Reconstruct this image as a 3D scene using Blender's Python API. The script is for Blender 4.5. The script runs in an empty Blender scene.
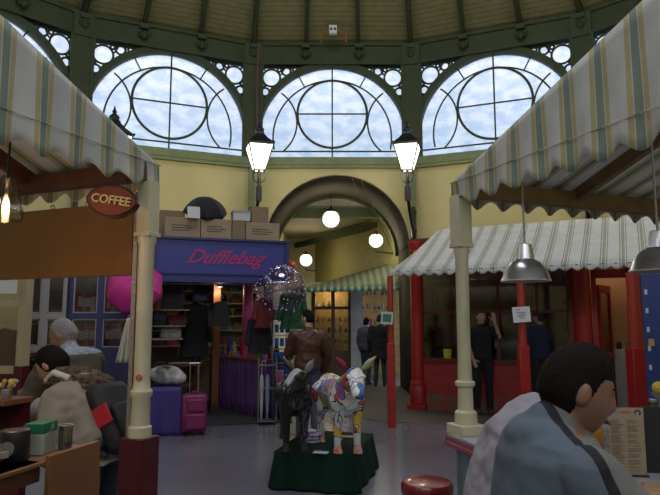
import bpy, bmesh, math, random
from mathutils import Vector, Matrix, Euler, noise as mnoise
random.seed(7)
C = bpy.context.scene
COL = C.collection
PI = math.pi
R = math.radians
# ---------------------------------------------------------------- camera
F, EYE, PITCH = 600.0, 1.6, math.atan(72.5/600)
cam = bpy.data.cameras.new('camera'); cam.sensor_width = 36; cam.lens = F/660*36
cam.clip_start = .05; cam.clip_end = 300
cam.dof.use_dof = False
co = bpy.data.objects.new('camera', cam); COL.objects.link(co)
co.location = (0, 0, EYE); co.rotation_euler = (PI/2+PITCH, 0, 0)
C.camera = co
# ---------------------------------------------------------------- exposure
C.view_settings.view_transform = 'Standard'
C.view_settings.look = 'None'
C.view_settings.exposure = 0.0
C.view_settings.gamma = 1.0
C.view_settings.use_curve_mapping = False
# ---------------------------------------------------------------- world: a bright clouded sky
w = bpy.data.worlds.new('sky'); C.world = w; w.use_nodes = True
nt = w.node_tree; nt.nodes.clear()
o_ = nt.nodes.new('ShaderNodeOutputWorld'); bg = nt.nodes.new('ShaderNodeBackground')
tc = nt.nodes.new('ShaderNodeTexCoord'); nz = nt.nodes.new('ShaderNodeTexNoise'); cr = nt.nodes.new('ShaderNodeValToRGB')
nz.inputs['Scale'].default_value = 3; nz.inputs['Detail'].default_value = 4
cr.color_ramp.elements[0].position = .3; cr.color_ramp.elements[0].color = (.90, .915, .98, 1)
cr.color_ramp.elements[1].position = .7; cr.color_ramp.elements[1].color = (.95, .96, 1.0, 1)
nt.links.new(tc.outputs['Generated'], nz.inputs['Vector']); nt.links.new(nz.outputs['Fac'], cr.inputs['Fac'])
sx_ = nt.nodes.new('ShaderNodeSeparateXYZ'); nt.links.new(tc.outputs['Generated'], sx_.inputs[0])
lo = nt.nodes.new('ShaderNodeValToRGB'); le = lo.color_ramp.elements; le[0].position = .27; le[0].color = (.70, .83, .93, 1); le[1].position = .42; le[1].color = (1, 1, 1, 1)
x_ = le.new(.33); x_.color = (.86, .93, 1, 1)
ml = nt.nodes.new('ShaderNodeMixRGB'); ml.blend_type = 'MULTIPLY'; ml.inputs[0].default_value = 1
nt.links.new(sx_.outputs[2], lo.inputs['Fac']); nt.links.new(cr.outputs['Color'], ml.inputs[1]); nt.links.new(lo.outputs['Color'], ml.inputs[2])
nt.links.new(ml.outputs[0], bg.inputs['Color']); bg.inputs['Strength'].default_value = 1.3
nt.links.new(bg.outputs['Background'], o_.inputs['Surface'])
# ---------------------------------------------------------------- daylight through the roof lantern
def area(name, loc, rot, size, power, col, shape='DISK', sy=None):
    l = bpy.data.lights.new(name, 'AREA'); l.shape = shape; l.size = size
    if sy: l.size_y = sy
    l.energy = power; l.color = col
    o = bpy.data.objects.new(name, l); COL.objects.link(o); o.location = loc; o.rotation_euler = rot
    return o
area('skylight_daylight', (.05, 3.83, 11.4), (0, 0, 0), 5.6, 350, (.93, .95, 1.0))

for k_ in (-1, 0, 1):      # area lights added inside the unseen south windows, to brighten the awnings
    a_ = PI+k_*PI/8
    area('window_daylight', (8.8*math.sin(a_), 3.83+8.8*math.cos(a_), 6.3), (R(-72), 0, -a_), 2.8, 80, (.9, .93, 1.0), 'RECTANGLE', 1.8)
# ---------------------------------------------------------------- materials
MATS = {}
def mat(name, col, rough=.6, metal=0, emit=None, es=1, noise=0, nscale=8, bump=0, bscale=40, col2=None, alpha=None, coat=0, sheen=0, trans=0, spec=None):
    if name in MATS: return MATS[name]
    m = bpy.data.materials.new(name); m.use_nodes = True; MATS[name] = m
    t = m.node_tree; b = t.nodes['Principled BSDF']
    b.inputs['Base Color'].default_value = (*col, 1); b.inputs['Roughness'].default_value = rough; b.inputs['Metallic'].default_value = metal
    if coat: b.inputs['Coat Weight'].default_value = coat
    if sheen: b.inputs['Sheen Weight'].default_value = sheen
    if trans: b.inputs['Transmission Weight'].default_value = trans
    if alpha is not None: b.inputs['Alpha'].default_value = alpha
    if emit: b.inputs['Emission Color'].default_value = (*emit, 1); b.inputs['Emission Strength'].default_value = es
    if spec is not None: b.inputs['Specular IOR Level'].default_value = spec
    tc = t.nodes.new('ShaderNodeTexCoord')
    if noise or col2:
        n = t.nodes.new('ShaderNodeTexNoise'); n.inputs['Scale'].default_value = nscale; n.inputs['Detail'].default_value = 4
        r = t.nodes.new('ShaderNodeValToRGB'); r.color_ramp.elements[0].position = .35; r.color_ramp.elements[1].position = .65
        c2 = col2 or tuple(c*(1-noise) for c in col)
        r.color_ramp.elements[0].color = (*c2, 1); r.color_ramp.elements[1].color = (*col, 1)
        t.links.new(tc.outputs['Object'], n.inputs['Vector']); t.links.new(n.outputs['Fac'], r.inputs['Fac'])
        t.links.new(r.outputs['Color'], b.inputs['Base Color'])
    if bump:
        n2 = t.nodes.new('ShaderNodeTexNoise'); n2.inputs['Scale'].default_value = bscale; n2.inputs['Detail'].default_value = 3
        bp = t.nodes.new('ShaderNodeBump'); bp.inputs['Strength'].default_value = bump; bp.inputs['Distance'].default_value = .02
        t.links.new(tc.outputs['Object'], n2.inputs['Vector']); t.links.new(n2.outputs['Fac'], bp.inputs['Height'])
        t.links.new(bp.outputs['Normal'], b.inputs['Normal'])
    return m
def stripes(name, axis, period, bands, off=0, rough=.8, noise=.1, translucent=0, src='Object'):
    """bands: list of (start fraction, colour) along one object axis, repeated"""
    if name in MATS: return MATS[name]
    m = bpy.data.materials.new(name); m.use_nodes = True; MATS[name] = m
    t = m.node_tree; b = t.nodes['Principled BSDF']; b.inputs['Roughness'].default_value = rough
    tc = t.nodes.new('ShaderNodeTexCoord'); sp = t.nodes.new('ShaderNodeSeparateXYZ'); t.links.new(tc.outputs[src], sp.inputs[0])
    ad = t.nodes.new('ShaderNodeMath'); ad.operation = 'ADD'; ad.inputs[1].default_value = off+period*1000
    dv = t.nodes.new('ShaderNodeMath'); dv.operation = 'DIVIDE'; dv.inputs[1].default_value = period
    fr = t.nodes.new('ShaderNodeMath'); fr.operation = 'FRACT'
    t.links.new(sp.outputs['XYZ'.index(axis)], ad.inputs[0]); t.links.new(ad.outputs[0], dv.inputs[0]); t.links.new(dv.outputs[0], fr.inputs[0])
    r = t.nodes.new('ShaderNodeValToRGB'); r.color_ramp.interpolation = 'CONSTANT'
    els = r.color_ramp.elements
    while len(els) > 1: els.remove(els[-1])
    els[0].position = bands[0][0]; els[0].color = (*bands[0][1], 1)
    for p, c in bands[1:]:
        e = els.new(p); e.color = (*c, 1)
    t.links.new(fr.outputs[0], r.inputs['Fac'])
    n = t.nodes.new('ShaderNodeTexNoise'); n.inputs['Scale'].default_value = 6; n.inputs['Detail'].default_value = 5
    t.links.new(tc.outputs['Object'], n.inputs['Vector'])
    mx = t.nodes.new('ShaderNodeMixRGB'); mx.blend_type = 'MULTIPLY'; mx.inputs['Fac'].default_value = noise*4
    t.links.new(r.outputs['Color'], mx.inputs[1]); t.links.new(n.outputs['Fac'], mx.inputs[2])
    t.links.new(mx.outputs[0], b.inputs['Base Color'])
    if translucent:
        tr = t.nodes.new('ShaderNodeBsdfTranslucent'); ms = t.nodes.new('ShaderNodeMixShader'); ms.inputs[0].default_value = translucent
        t.links.new(mx.outputs[0], tr.inputs['Color']); t.links.new(b.outputs[0], ms.inputs[1]); t.links.new(tr.outputs[0], ms.inputs[2])
        t.links.new(ms.outputs[0], t.nodes['Material Output'].inputs['Surface'])
    return m
def window_glass():
    m = bpy.data.materials.new('frosted_window_glass'); m.use_nodes = True; t = m.node_tree; t.nodes.clear()
    out = t.nodes.new('ShaderNodeOutputMaterial'); tr = t.nodes.new('ShaderNodeBsdfTransparent'); tl = t.nodes.new('ShaderNodeBsdfTranslucent')
    gl = t.nodes.new('ShaderNodeBsdfGlossy'); gl.inputs['Roughness'].default_value = .2
    tc = t.nodes.new('ShaderNodeTexCoord'); n = t.nodes.new('ShaderNodeTexNoise'); n.inputs['Scale'].default_value = 3; n.inputs['Detail'].default_value = 8
    mp = t.nodes.new('ShaderNodeMapping'); mp.inputs['Scale'].default_value = (1, 1, 1.6)
    r = t.nodes.new('ShaderNodeValToRGB'); r.color_ramp.elements[0].position = .4; r.color_ramp.elements[0].color = (.78, .85, .94, 1)
    r.color_ramp.elements[1].position = .6; r.color_ramp.elements[1].color = (.95, .97, 1, 1)
    t.links.new(tc.outputs['Object'], mp.inputs['Vector']); t.links.new(mp.outputs[0], n.inputs['Vector']); t.links.new(n.outputs['Fac'], r.inputs['Fac'])
    t.links.new(r.outputs['Color'], tr.inputs['Color'])
    a = t.nodes.new('ShaderNodeMixShader'); a.inputs[0].default_value = .18; t.links.new(tr.outputs[0], a.inputs[1]); t.links.new(tl.outputs[0], a.inputs[2])
    b = t.nodes.new('ShaderNodeMixShader'); b.inputs[0].default_value = .04; t.links.new(a.outputs[0], b.inputs[1]); t.links.new(gl.outputs[0], b.inputs[2])
    t.links.new(b.outputs[0], out.inputs['Surface']); return m
def clear_glass(name, tint=(1, 1, 1), k=.9):
    if name in MATS: return MATS[name]
    m = bpy.data.materials.new(name); m.use_nodes = True; MATS[name] = m; t = m.node_tree; t.nodes.clear()
    out = t.nodes.new('ShaderNodeOutputMaterial'); tr = t.nodes.new('ShaderNodeBsdfTransparent'); gl = t.nodes.new('ShaderNodeBsdfGlossy')
    tr.inputs['Color'].default_value = (*tint, 1); gl.inputs['Roughness'].default_value = .08
    ms = t.nodes.new('ShaderNodeMixShader'); ms.inputs[0].default_value = 1-k
    t.links.new(tr.outputs[0], ms.inputs[1]); t.links.new(gl.outputs[0], ms.inputs[2]); t.links.new(ms.outputs[0], out.inputs['Surface']); return m

# ---------------------------------------------------------------- helpers
CP, SP = math.cos(PITCH), math.sin(PITCH)
def V(px, py, Y):
    """world point seen at that pixel at forward distance Y"""
    u, v = (px-330)/F, (247.5-py)/F
    d = Vector((u, CP-v*SP, SP+v*CP)); d *= Y/d.y
    return Vector((d.x, d.y, EYE+d.z))
def G(px, py, z=0):
    u, v = (px-330)/F, (247.5-py)/F
    d = Vector((u, CP-v*SP, SP+v*CP)); d *= (z-EYE)/d.z
    return Vector((d.x, d.y, z))
class MB:
    def __init__(s): s.b = bmesh.new()
    def _m(s, g, M): bmesh.ops.transform(s.b, matrix=M, verts=g)
    def box(s, c, sz, rz=0, rx=0, ry=0):
        g = bmesh.ops.create_cube(s.b, size=1)['verts']
        s._m(g, Matrix.Translation(c) @ Euler((rx, ry, rz)).to_matrix().to_4x4() @ Matrix.Diagonal((*sz, 1))); return s
    def bx(s, x0, x1, y0, y1, z0, z1): return s.box(((x0+x1)/2, (y0+y1)/2, (z0+z1)/2), (x1-x0, y1-y0, z1-z0))
    def ball(s, c, r, seg=16, rings=10, rot=None):
        if not hasattr(r, '__len__'): r = (r, r, r)
        M = Matrix.Translation(c) @ (rot.to_4x4() if rot else Matrix()) @ Matrix.Diagonal((*r, 1)); nv, nf = s.b.verts.new, s.b.faces.new
        t_, b_ = nv(M @ Vector((0, 0, 1))), nv(M @ Vector((0, 0, -1)))
        rw = [[nv(M @ Vector((math.sin(PI*j/rings)*math.cos(2*PI*i/seg), math.sin(PI*j/rings)*math.sin(2*PI*i/seg), math.cos(PI*j/rings)))) for i in range(seg)] for j in range(1, rings)]
        for i in range(seg):
            k = (i+1) % seg; nf((t_, rw[0][i], rw[0][k])); nf((b_, rw[-1][k], rw[-1][i]))
            for A, B in zip(rw[:-1], rw[1:]): nf((A[i], B[i], B[k], A[k]))
        return s
    def rod(s, p0, p1, r0, r1=None, seg=12, caps=True):
        p0, p1 = Vector(p0), Vector(p1); r1 = r0 if r1 is None else r1
        d = p1-p0; q = d.to_track_quat('Z', 'Y').to_matrix().to_4x4()
        g = bmesh.ops.create_cone(s.b, cap_ends=caps, segments=seg, radius1=r0, radius2=r1, depth=d.length)['verts']
        s._m(g, Matrix.Translation((p0+p1)/2) @ q); return s
    def cap(s, p0, p1, r0, r1=None, seg=12):
        r1 = r0 if r1 is None else r1
        s.rod(p0, p1, r0, r1, seg); s.ball(p0, r0, seg, 8); s.ball(p1, r1, seg, 8); return s
    def tube(s, pts, r, seg=8):
        for a, b in zip(pts[:-1], pts[1:]):
            ra = r if not hasattr(r, '__len__') else r[0]
            s.rod(a, b, ra, ra, seg)
            s.ball(b, ra*1.0, seg, 6)
        return s
    def ring(s, c, R_, r, axis='Y', n=32, seg=6, a0=0, a1=2*PI):
        vs = []
        full = abs(a1-a0-2*PI) < 1e-5
        m = n if full else n+1
        for i in range(m):
            a = a0+(a1-a0)*i/n; row = []
            for j in range(seg):
                t = 2*PI*j/seg; rr = R_+r*math.cos(t); h = r*math.sin(t)
                x, y = rr*math.cos(a), rr*math.sin(a)
                p = {'Z': (x, y, h), 'Y': (x, h, y), 'X': (h, x, y)}[axis]
                row.append(s.b.verts.new(Vector(c)+Vector(p)))
            vs.append(row)
        for i in range(n):
            A, B = vs[i], vs[(i+1) % m]
            for j in range(seg): s.b.faces.new((A[j], A[(j+1) % seg], B[(j+1) % seg], B[j]))
        return s
    def lathe(s, prof, c=(0, 0, 0), seg=24, rot=0, axisM=None):
        c = Vector(c); rows = []
        for r, z in prof:
            rows.append([s.b.verts.new(c+((axisM @ Vector((r*math.cos(rot+2*PI*j/seg), r*math.sin(rot+2*PI*j/seg), z))) if axisM else Vector((r*math.cos(rot+2*PI*j/seg), r*math.sin(rot+2*PI*j/seg), z)))) for j in range(seg)])
        for A, B in zip(rows[:-1], rows[1:]):
            for j in range(seg): s.b.faces.new((A[j], A[(j+1) % seg], B[(j+1) % seg], B[j]))
        if prof[0][0] > 1e-4: s.b.faces.new(rows[0][::-1])
        if prof[-1][0] > 1e-4: s.b.faces.new(rows[-1])
        return s
    def loft(s, rings, cap=True):
        rows = [[s.b.verts.new(p) for p in rg] for rg in rings]; n = len(rows[0])
        for A, B in zip(rows[:-1], rows[1:]):
            for j in range(n): s.b.faces.new((A[j], A[(j+1) % n], B[(j+1) % n], B[j]))
        if cap: s.b.faces.new(rows[0][::-1]); s.b.faces.new(rows[-1])
        return s
    def prism(s, poly, y0, y1):
        """poly in x,z ; extruded along y"""
        A = [s.b.verts.new((x, y0, z)) for x, z in poly]; B = [s.b.verts.new((x, y1, z)) for x, z in poly]; n = len(poly)
        s.b.faces.new(A); s.b.faces.new(B[::-1])
        for i in range(n): s.b.faces.new((A[i], B[i], B[(i+1) % n], A[(i+1) % n]))
        return s
    def sheet(s, f, nu, nv):
        g = [[s.b.verts.new(f(i/nu, j/nv)) for j in range(nv+1)] for i in range(nu+1)]
        for i in range(nu):
            for j in range(nv): s.b.faces.new((g[i][j], g[i+1][j], g[i+1][j+1], g[i][j+1]))
        return s
    def quad(s, *p): s.b.faces.new([s.b.verts.new(q) for q in p]); return s
    def mesh(s, me, M=None):
        k = len(s.b.verts); s.b.from_mesh(me); s.b.verts.ensure_lookup_table()
        if M: s._m(s.b.verts[k:], M)
        return s
    def build(s, name, m, parent=None, loc=None, rz=None, smooth=True, bevel=0, thick=0, sub=0, rot=None, ang=40, fix=True):
        if fix: bmesh.ops.recalc_face_normals(s.b, faces=s.b.faces[:])
        me = bpy.data.meshes.new(name); s.b.to_mesh(me); s.b.free()
        for x in (m if isinstance(m, (list, tuple)) else [m]): me.materials.append(x)
        return link(name, me, parent, loc, rz, smooth, bevel, thick, sub, rot, ang)
def link(name, me, parent=None, loc=None, rz=None, smooth=True, bevel=0, thick=0, sub=0, rot=None, ang=40):
    o = bpy.data.objects.new(name, me); COL.objects.link(o)
    if parent: o.parent = parent
    if loc is not None: o.location = loc
    if rz is not None: o.rotation_euler = (0, 0, rz)
    if rot is not None: o.rotation_euler = rot
    if smooth and len(me.polygons):
        me.polygons.foreach_set('use_smooth', [True]*len(me.polygons))
        try: me.set_sharp_from_angle(angle=R(ang))
        except Exception: pass
    if bevel:
        b = o.modifiers.new('b', 'BEVEL'); b.width = bevel; b.segments = 2; b.limit_method = 'ANGLE'
    if thick:
        t = o.modifiers.new('t', 'SOLIDIFY'); t.thickness = thick; t.offset = 0
    if sub:
        t = o.modifiers.new('s', 'SUBSURF'); t.levels = t.render_levels = sub
    return o
def E(name, label=None, cat=None, loc=(0, 0, 0), rz=0, group=None, kind=None):
    o = bpy.data.objects.new(name, None); COL.objects.link(o); o.location = loc; o.rotation_euler = (0, 0, rz); o.empty_display_size = .1
    return tag(o, label, cat, group, kind)
def tag(o, label=None, cat=None, group=None, kind=None):
    if label: o['label'] = label
    if cat: o['category'] = cat
    if group: o['group'] = group
    if kind: o['kind'] = kind
    return o
def S(o, label=None):
    return tag(o, label, None, None, 'structure')
def dup(root, loc=None, rz=None, label=None, group=None):
    def cp(o, par):
        c = o.copy(); COL.objects.link(c); c.parent = par
        for ch in [x for x in COL.objects if x.parent == o]: cp(ch, c)
        return c
    r = cp(root, None)
    if loc is not None: r.location = loc
    if rz is not None: r.rotation_euler = (*r.rotation_euler[:2], rz)
    if label: r['label'] = label
    if group: r['group'] = group
    return r
def flat(outer, holes=(), thick=.02, res=1):
    """2-D outline with holes, in x,z, thickness along y (centred) -> mesh"""
    cu = bpy.data.curves.new('c', 'CURVE'); cu.dimensions = '2D'; cu.fill_mode = 'BOTH'; cu.extrude = thick/2
    for pl in [outer]+list(holes):
        sp = cu.splines.new('POLY'); sp.points.add(len(pl)-1)
        for i, (x, z) in enumerate(pl): sp.points[i].co = (x, z, 0, 1)
        sp.use_cyclic_u = True
    return c2m(cu)
def evaluated(o):
    sc = bpy.data.scenes.new('work'); sc.collection.objects.link(o); vl = sc.view_layers[0]; vl.update()
    dg = vl.depsgraph; dg.update(); me = bpy.data.meshes.new_from_object(o.evaluated_get(dg))
    bpy.data.objects.remove(o); bpy.data.scenes.remove(sc); return me
def c2m(cu):
    me = evaluated(bpy.data.objects.new('tmp', cu))
    me.transform(Matrix.Rotation(PI/2, 4, 'X')); return me
def text(s, size, thick=.004, shear=0, bold=0):
    cu = bpy.data.curves.new('t', 'FONT'); cu.body = s; cu.size = size; cu.extrude = thick/2; cu.shear = shear; cu.align_x = 'CENTER'; cu.align_y = 'CENTER'
    cu.offset = bold; cu.resolution_u = 3
    return c2m(cu)
def circ(cx, cz, r, n=24, a0=0, a1=2*PI, end=False):
    m = n+1 if end else n
    return [(cx+r*math.cos(a0+(a1-a0)*i/n), cz+r*math.sin(a0+(a1-a0)*i/n)) for i in range(m)]
def push(me, fn):
    ns = [v.normal.copy() for v in me.vertices]
    for v, n in zip(me.vertices, ns): v.co = v.co+n*fn(v.co)
def evalmesh(bm, mods):
    me = bpy.data.meshes.new('e'); bm.to_mesh(me); bm.free()
    o = bpy.data.objects.new('tmp', me)
    for ty, kw in mods:
        md = o.modifiers.new('m', ty)
        for k, v in kw.items(): setattr(md, k, v)
    out = evaluated(o); bpy.data.meshes.remove(me); return out
# ================================================================ THE SETTING
green = mat('dark_green_paint', (.046, .064, .020), .7, noise=.25, nscale=3)
green2 = mat('pale_green_paint', (.17, .21, .09), .5, noise=.2)
yel = mat('yellow_wall_paint', (.50, .45, .215), .75, noise=.12, nscale=1.2, bump=.05)
cream = mat('cream_paint', (.58, .52, .34), .55, noise=.1)
olive = mat('olive_wall_paint', (.30, .27, .09), .7, noise=.15)
black_iron = mat('black_iron', (.015, .02, .022), .4, .3)
# floor: painted concrete, stained and scuffed
def floor_mat():
    m = bpy.data.materials.new('painted_floor'); m.use_nodes = True; t = m.node_tree; b = t.nodes['Principled BSDF']
    tc = t.nodes.new('ShaderNodeTexCoord'); n = t.nodes.new('ShaderNodeTexNoise'); n.inputs['Scale'].default_value = .5; n.inputs['Detail'].default_value = 6
    r = t.nodes.new('ShaderNodeValToRGB'); r.color_ramp.elements[0].position = .38; r.color_ramp.elements[0].color = (.15, .142, .175, 1)
    r.color_ramp.elements[1].position = .66; r.color_ramp.elements[1].color = (.20, .21, .235, 1)
    n2 = t.nodes.new('ShaderNodeTexNoise'); n2.inputs['Scale'].default_value = 3; n2.inputs['Detail'].default_value = 6
    r2 = t.nodes.new('ShaderNodeMapRange'); r2.inputs[3].default_value = .08; r2.inputs[4].default_value = .28
    bp = t.nodes.new('ShaderNodeBump'); bp.inputs['Strength'].default_value = .06
    t.links.new(tc.outputs['Object'], n.inputs['Vector']); t.links.new(tc.outputs['Object'], n2.inputs['Vector'])
    t.links.new(n.outputs['Fac'], r.inputs['Fac']); t.links.new(r.outputs['Color'], b.inputs['Base Color'])
    t.links.new(n2.outputs['Fac'], r2.inputs[0]); t.links.new(r2.outputs[0], b.inputs['Roughness'])
    t.links.new(n2.outputs['Fac'], bp.inputs['Height']); t.links.new(bp.outputs[0], b.inputs['Normal'])
    return m
S(MB().bx(-10, 10, -6.2, 24, -.2, 0).build('floor', floor_mat()), 'blue grey painted concrete floor of the market hall')
stone = mat('grey_stone_paving', (.11, .10, .085), .6, noise=.4, nscale=2, bump=.1)
D = 13.0
RW = .675*D*1.048; NS = 16; HC = Vector((.05, D-RW*math.cos(PI/16), 0)); SW = 2*RW*math.sin(PI/NS); AP = RW*math.cos(PI/NS)
Z_SILL, Z_WIN, Z_BAND, Z_ROOF = V(330, 161, D).z, V(330, 70, D).z, V(330, 66, D).z, V(330, 47, D).z
ZS = [V(330, y, D).z for y in range(0, 300)]
def zy(y): return V(330, y, D).z
# stone apron under the shops of the right side and the passage
ap = MB()
pts = [G(318, 421), G(404, 421), G(640, 425)]
def poly_slab(name, pts, z0, z1, m):
    mb = MB(); A = [mb.b.verts.new((p[0], p[1], z0)) for p in pts]; B = [mb.b.verts.new((p[0], p[1], z1)) for p in pts]; n = len(pts)
    mb.b.faces.new(A); mb.b.faces.new(B[::-1])
    for i in range(n): mb.b.faces.new((A[i], A[(i+1) % n], B[(i+1) % n], B[i]))
    return mb.build(name, m, smooth=False)
S(poly_slab('floor_paving', [(.78, 9.75), (5.6, 8.6), (6.5, 11.5), (2.2, 14.6), (2.2, 22), (-1.9, 22), (-1.9, 13), (-1.2, 13)], 0, .012, stone), 'worn grey stone paving under the red shop and in the passage')

DIRS = ['north', 'north_northeast', 'northeast', 'east_northeast', 'east', 'east_southeast', 'southeast', 'south_southeast', 'south', 'south_southwest', 'southwest', 'west_southwest', 'west', 'west_northwest', 'northwest', 'north_northwest']
hw = SW/2
pxm = D/600.0            # metres per pixel on the north wall
r_win = 75*pxm; z_c = zy(137.5)
def win_out(r, zb): return [(-r, zb), (r, zb)]+circ(0, z_c, r, 40, 0, PI, True)
# arcade panel with arched opening and two lace spandrels
sp_holes = []
for s in (-1, 1):
    xo = s*(hw-9.5*pxm); zt = Z_BAND
    arc = []
    for i in range(13):
        a = R(28)+R(50)*i/12
        arc.append((s*(r_win+5.5*pxm)*math.cos(a), z_c+(r_win+5.5*pxm)*math.sin(a)))
    arc = [p for p in arc if abs(p[0]) < abs(xo)-.01 and p[1] < zt-.02]
    pl = [(xo, zt-.02)]+[(xo, arc[0][1]-.12)]+arc+[(arc[-1][0]-s*.06, zt-.02)]
    sp_holes.append(pl)
arc_panel = flat([(-hw-.03, Z_SILL), (hw+.03, Z_SILL), (hw+.03, Z_BAND+.05), (-hw-.03, Z_BAND+.05)], [win_out(r_win, Z_SILL+.02)]+sp_holes, .22)
low_panel = MB().bx(-hw-.03, hw+.03, -.1, .1, 0, Z_SILL).b; me_low = bpy.data.meshes.new('low'); low_panel.to_mesh(me_low)
r_arch = 73*pxm; z_arch = zy(176)-r_arch; ax = 7*pxm; axl = ax-HC.x
low_arch = flat([(-hw-.03, 0), (axl-r_arch, 0)]+circ(axl, z_arch, r_arch, 40, PI, 0, True)+[(axl+r_arch, 0), (hw+.03, 0), (hw+.03, Z_SILL), (-hw-.03, Z_SILL)], [], .25)
for me in (arc_panel,): me.materials.append(green)
for me in (me_low, low_arch): me.materials.append(yel)
# tracery of one window
tr = MB()
zi = zy(114); ri = 36*pxm; t_ = .019
tr.ring((0, 0, zi), ri, .028, n=48)
rm = 61*pxm; tr.ring((0, 0, z_c), rm, t_, n=40, a0=R(-12), a1=R(192))
for s in (-1, 1):
    cx, cz, rr = s*76*pxm, zy(123), 39.5*pxm
    if s < 0: tr.ring((cx, 0, cz), rr, t_, n=24, a0=R(-50), a1=R(54))
    else: tr.ring((cx, 0, cz), rr, t_, n=24, a0=R(126), a1=R(230))
    a = R(62) if s > 0 else R(118)
    tr.rod((rm*math.cos(a), 0, z_c+rm*math.sin(a)), (r_win*math.cos(a), 0, z_c+r_win*math.sin(a)), t_*.8, seg=6)
tr.rod((0, 0, Z_SILL), (0, 0, z_c+r_win), t_, seg=6)
tr.rod((-ri, 0, zi), (ri, 0, zi), t_, seg=6)
tr.rod((-r_win, 0, zy(151.5)), (r_win, 0, zy(151.5)), t_, seg=6)
me_tr = bpy.data.meshes.new('tracery'); bmesh.ops.recalc_face_normals(tr.b, faces=tr.b.faces[:]); tr.b.to_mesh(me_tr); me_tr.materials.append(green)
# spandrel lace: rings in the two corner openings, mirrored
sl = MB()
for s in (-1, 1):
    def q(px, py): return (s*(abs(px-332.5)*1.04)*pxm, 0, zy(py))
    for px, py, r in ((271.5, 78, 9.2), (286.5, 71.5, 4.3), (265.5, 92, 4.3), (295.5, 70, 2.6), (264.5, 101, 2.4), (279.5, 70, 2), (264, 85.5, 1.8), (301, 69.5, 1.8), (263.5, 106.5, 1.6), (276, 90.5, 2)):
        sl.ring(q(px, py), r*pxm, .024, n=22, seg=6)
    for a, b in (((262, 68), (266, 71)), ((262, 88), (266, 85)), ((281, 75), (285, 67.5)), ((269, 92), (273, 87)), ((262, 97), (268, 97)), ((291, 68), (291, 74))):
        sl.rod(q(*a), q(*b), .02, seg=6)
me_sl = bpy.data.meshes.new('spandrel'); bmesh.ops.recalc_face_normals(sl.b, faces=sl.b.faces[:]); sl.b.to_mesh(me_sl); me_sl.materials.append(green)
wg = window_glass()
me_gl = flat(win_out(r_win, Z_SILL+.02), [], .01); me_gl.materials.append(wg)
me_sg = bpy.data.meshes.new('sg'); bb = bmesh.new()
for pl in sp_holes:
    bb.from_mesh(flat(pl, [], .01))
bb.to_mesh(me_sg); me_sg.materials.append(wg)
sillb = MB().bx(-hw-.02, hw+.02, -.22, -.10, zy(167), Z_SILL+.03).bx(-hw-.02, hw+.02, -.2, .0, zy(170), zy(167)); me_sill = bpy.data.meshes.new('sill'); sillb.b.to_mesh(me_sill); me_sill.materials.append(green2)
bandb = MB().bx(-hw-.02, hw+.02, -.13, .12, Z_BAND, Z_ROOF).bx(-hw-.02, hw+.02, -.16, .12, Z_BAND-.02, Z_BAND+.03).bx(-hw-.03, hw+.03, -.17, .12, Z_ROOF-.04, Z_ROOF+.03)
bandb = bandb.b; me_band = bpy.data.meshes.new('band'); bandb.to_mesh(me_band); me_band.materials.append(green)
# pilaster with moulded edges
pb = MB(); pwid = 9*pxm
pb.bx(-pwid*.9, pwid*.9, -.18, .05, zy(160), Z_BAND).bx(-pwid*1.0, pwid*1.0, -.21, .05, Z_BAND-.04, Z_ROOF)
for s in (-1, 1): pb.bx(s*pwid-.03, s*pwid+.03, -.2, -.1, zy(160), Z_BAND)
pb.bx(-pwid*1.15, pwid*1.15, -.24, .05, zy(163), zy(156)).rod((0, -.12, zy(168)), (0, -.12, zy(160)), .05, .15, 16)
me_p = bpy.data.meshes.new('pil'); pb.b.to_mesh(me_p); me_p.materials.append(green)
strip = MB().bx(-.06, .06, -.2, -.02, 0, zy(166)); me_strip = bpy.data.meshes.new('strip'); strip.b.to_mesh(me_strip); me_strip.materials.append(green2)
cb = MB()
cb.ball((0, -.22, Z_ROOF-.26), (.06, .05, .09), 12, 8)
for k in range(5):
    a = R(-90+45*(k-2)); cb.ball((.085*math.cos(a), -.21, Z_ROOF-.2+.085*math.sin(a)), (.042, .03, .045), 8, 6)
cb.bx(-.09, .09, -.25, -.12, Z_ROOF-.12, Z_ROOF-.02)
me_c = bpy.data.meshes.new('corbel'); cb.b.to_mesh(me_c); me_c.materials.append(green)
for k in range(NS):
    phi = -2*PI*k/NS              # 0 = north; clockwise towards east
    cen = HC+Vector((math.sin(-phi), math.cos(-phi), 0))*AP
    rz = phi
    w_ = S(link('wall_'+DIRS[k], low_arch if k == 0 else me_low, None, cen, rz, smooth=False), 'yellow painted lower wall of the hall, %s side' % DIRS[k].replace('_', ' '))
    wd = S(E('window_%d' % (k+1), loc=cen, rz=rz))
    S(link('window_frame', arc_panel, wd, smooth=False)); S(link('tracery', me_tr, wd)); S(link('spandrel_tracery', me_sl, wd))
    S(link('glass', me_gl, wd, (0, .05, 0))); S(link('glass', me_sg, wd, (0, .08, 0)))
    S(link('window_sill', me_sill, wd, smooth=False))
    tb = S(link('trim_%d' % (k+1), me_band, None, cen, rz, smooth=False))
    a = phi+PI/NS
    vp = HC+Vector((-math.sin(a), math.cos(a), 0))*RW
    S(link('pilaster', me_p, tb, Matrix.Rotation(-rz, 3, 'Z') @ (vp-cen), PI/NS, smooth=False))
    S(link('wall_strip', me_strip, tb, Matrix.Rotation(-rz, 3, 'Z') @ (vp-cen), PI/NS, smooth=False))
    for j in (0, 1, 2):
        u = -hw+SW*j/3
        S(link('corbel', me_c, tb, (u, 0, 0), PI/NS if j == 0 else 0))
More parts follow.
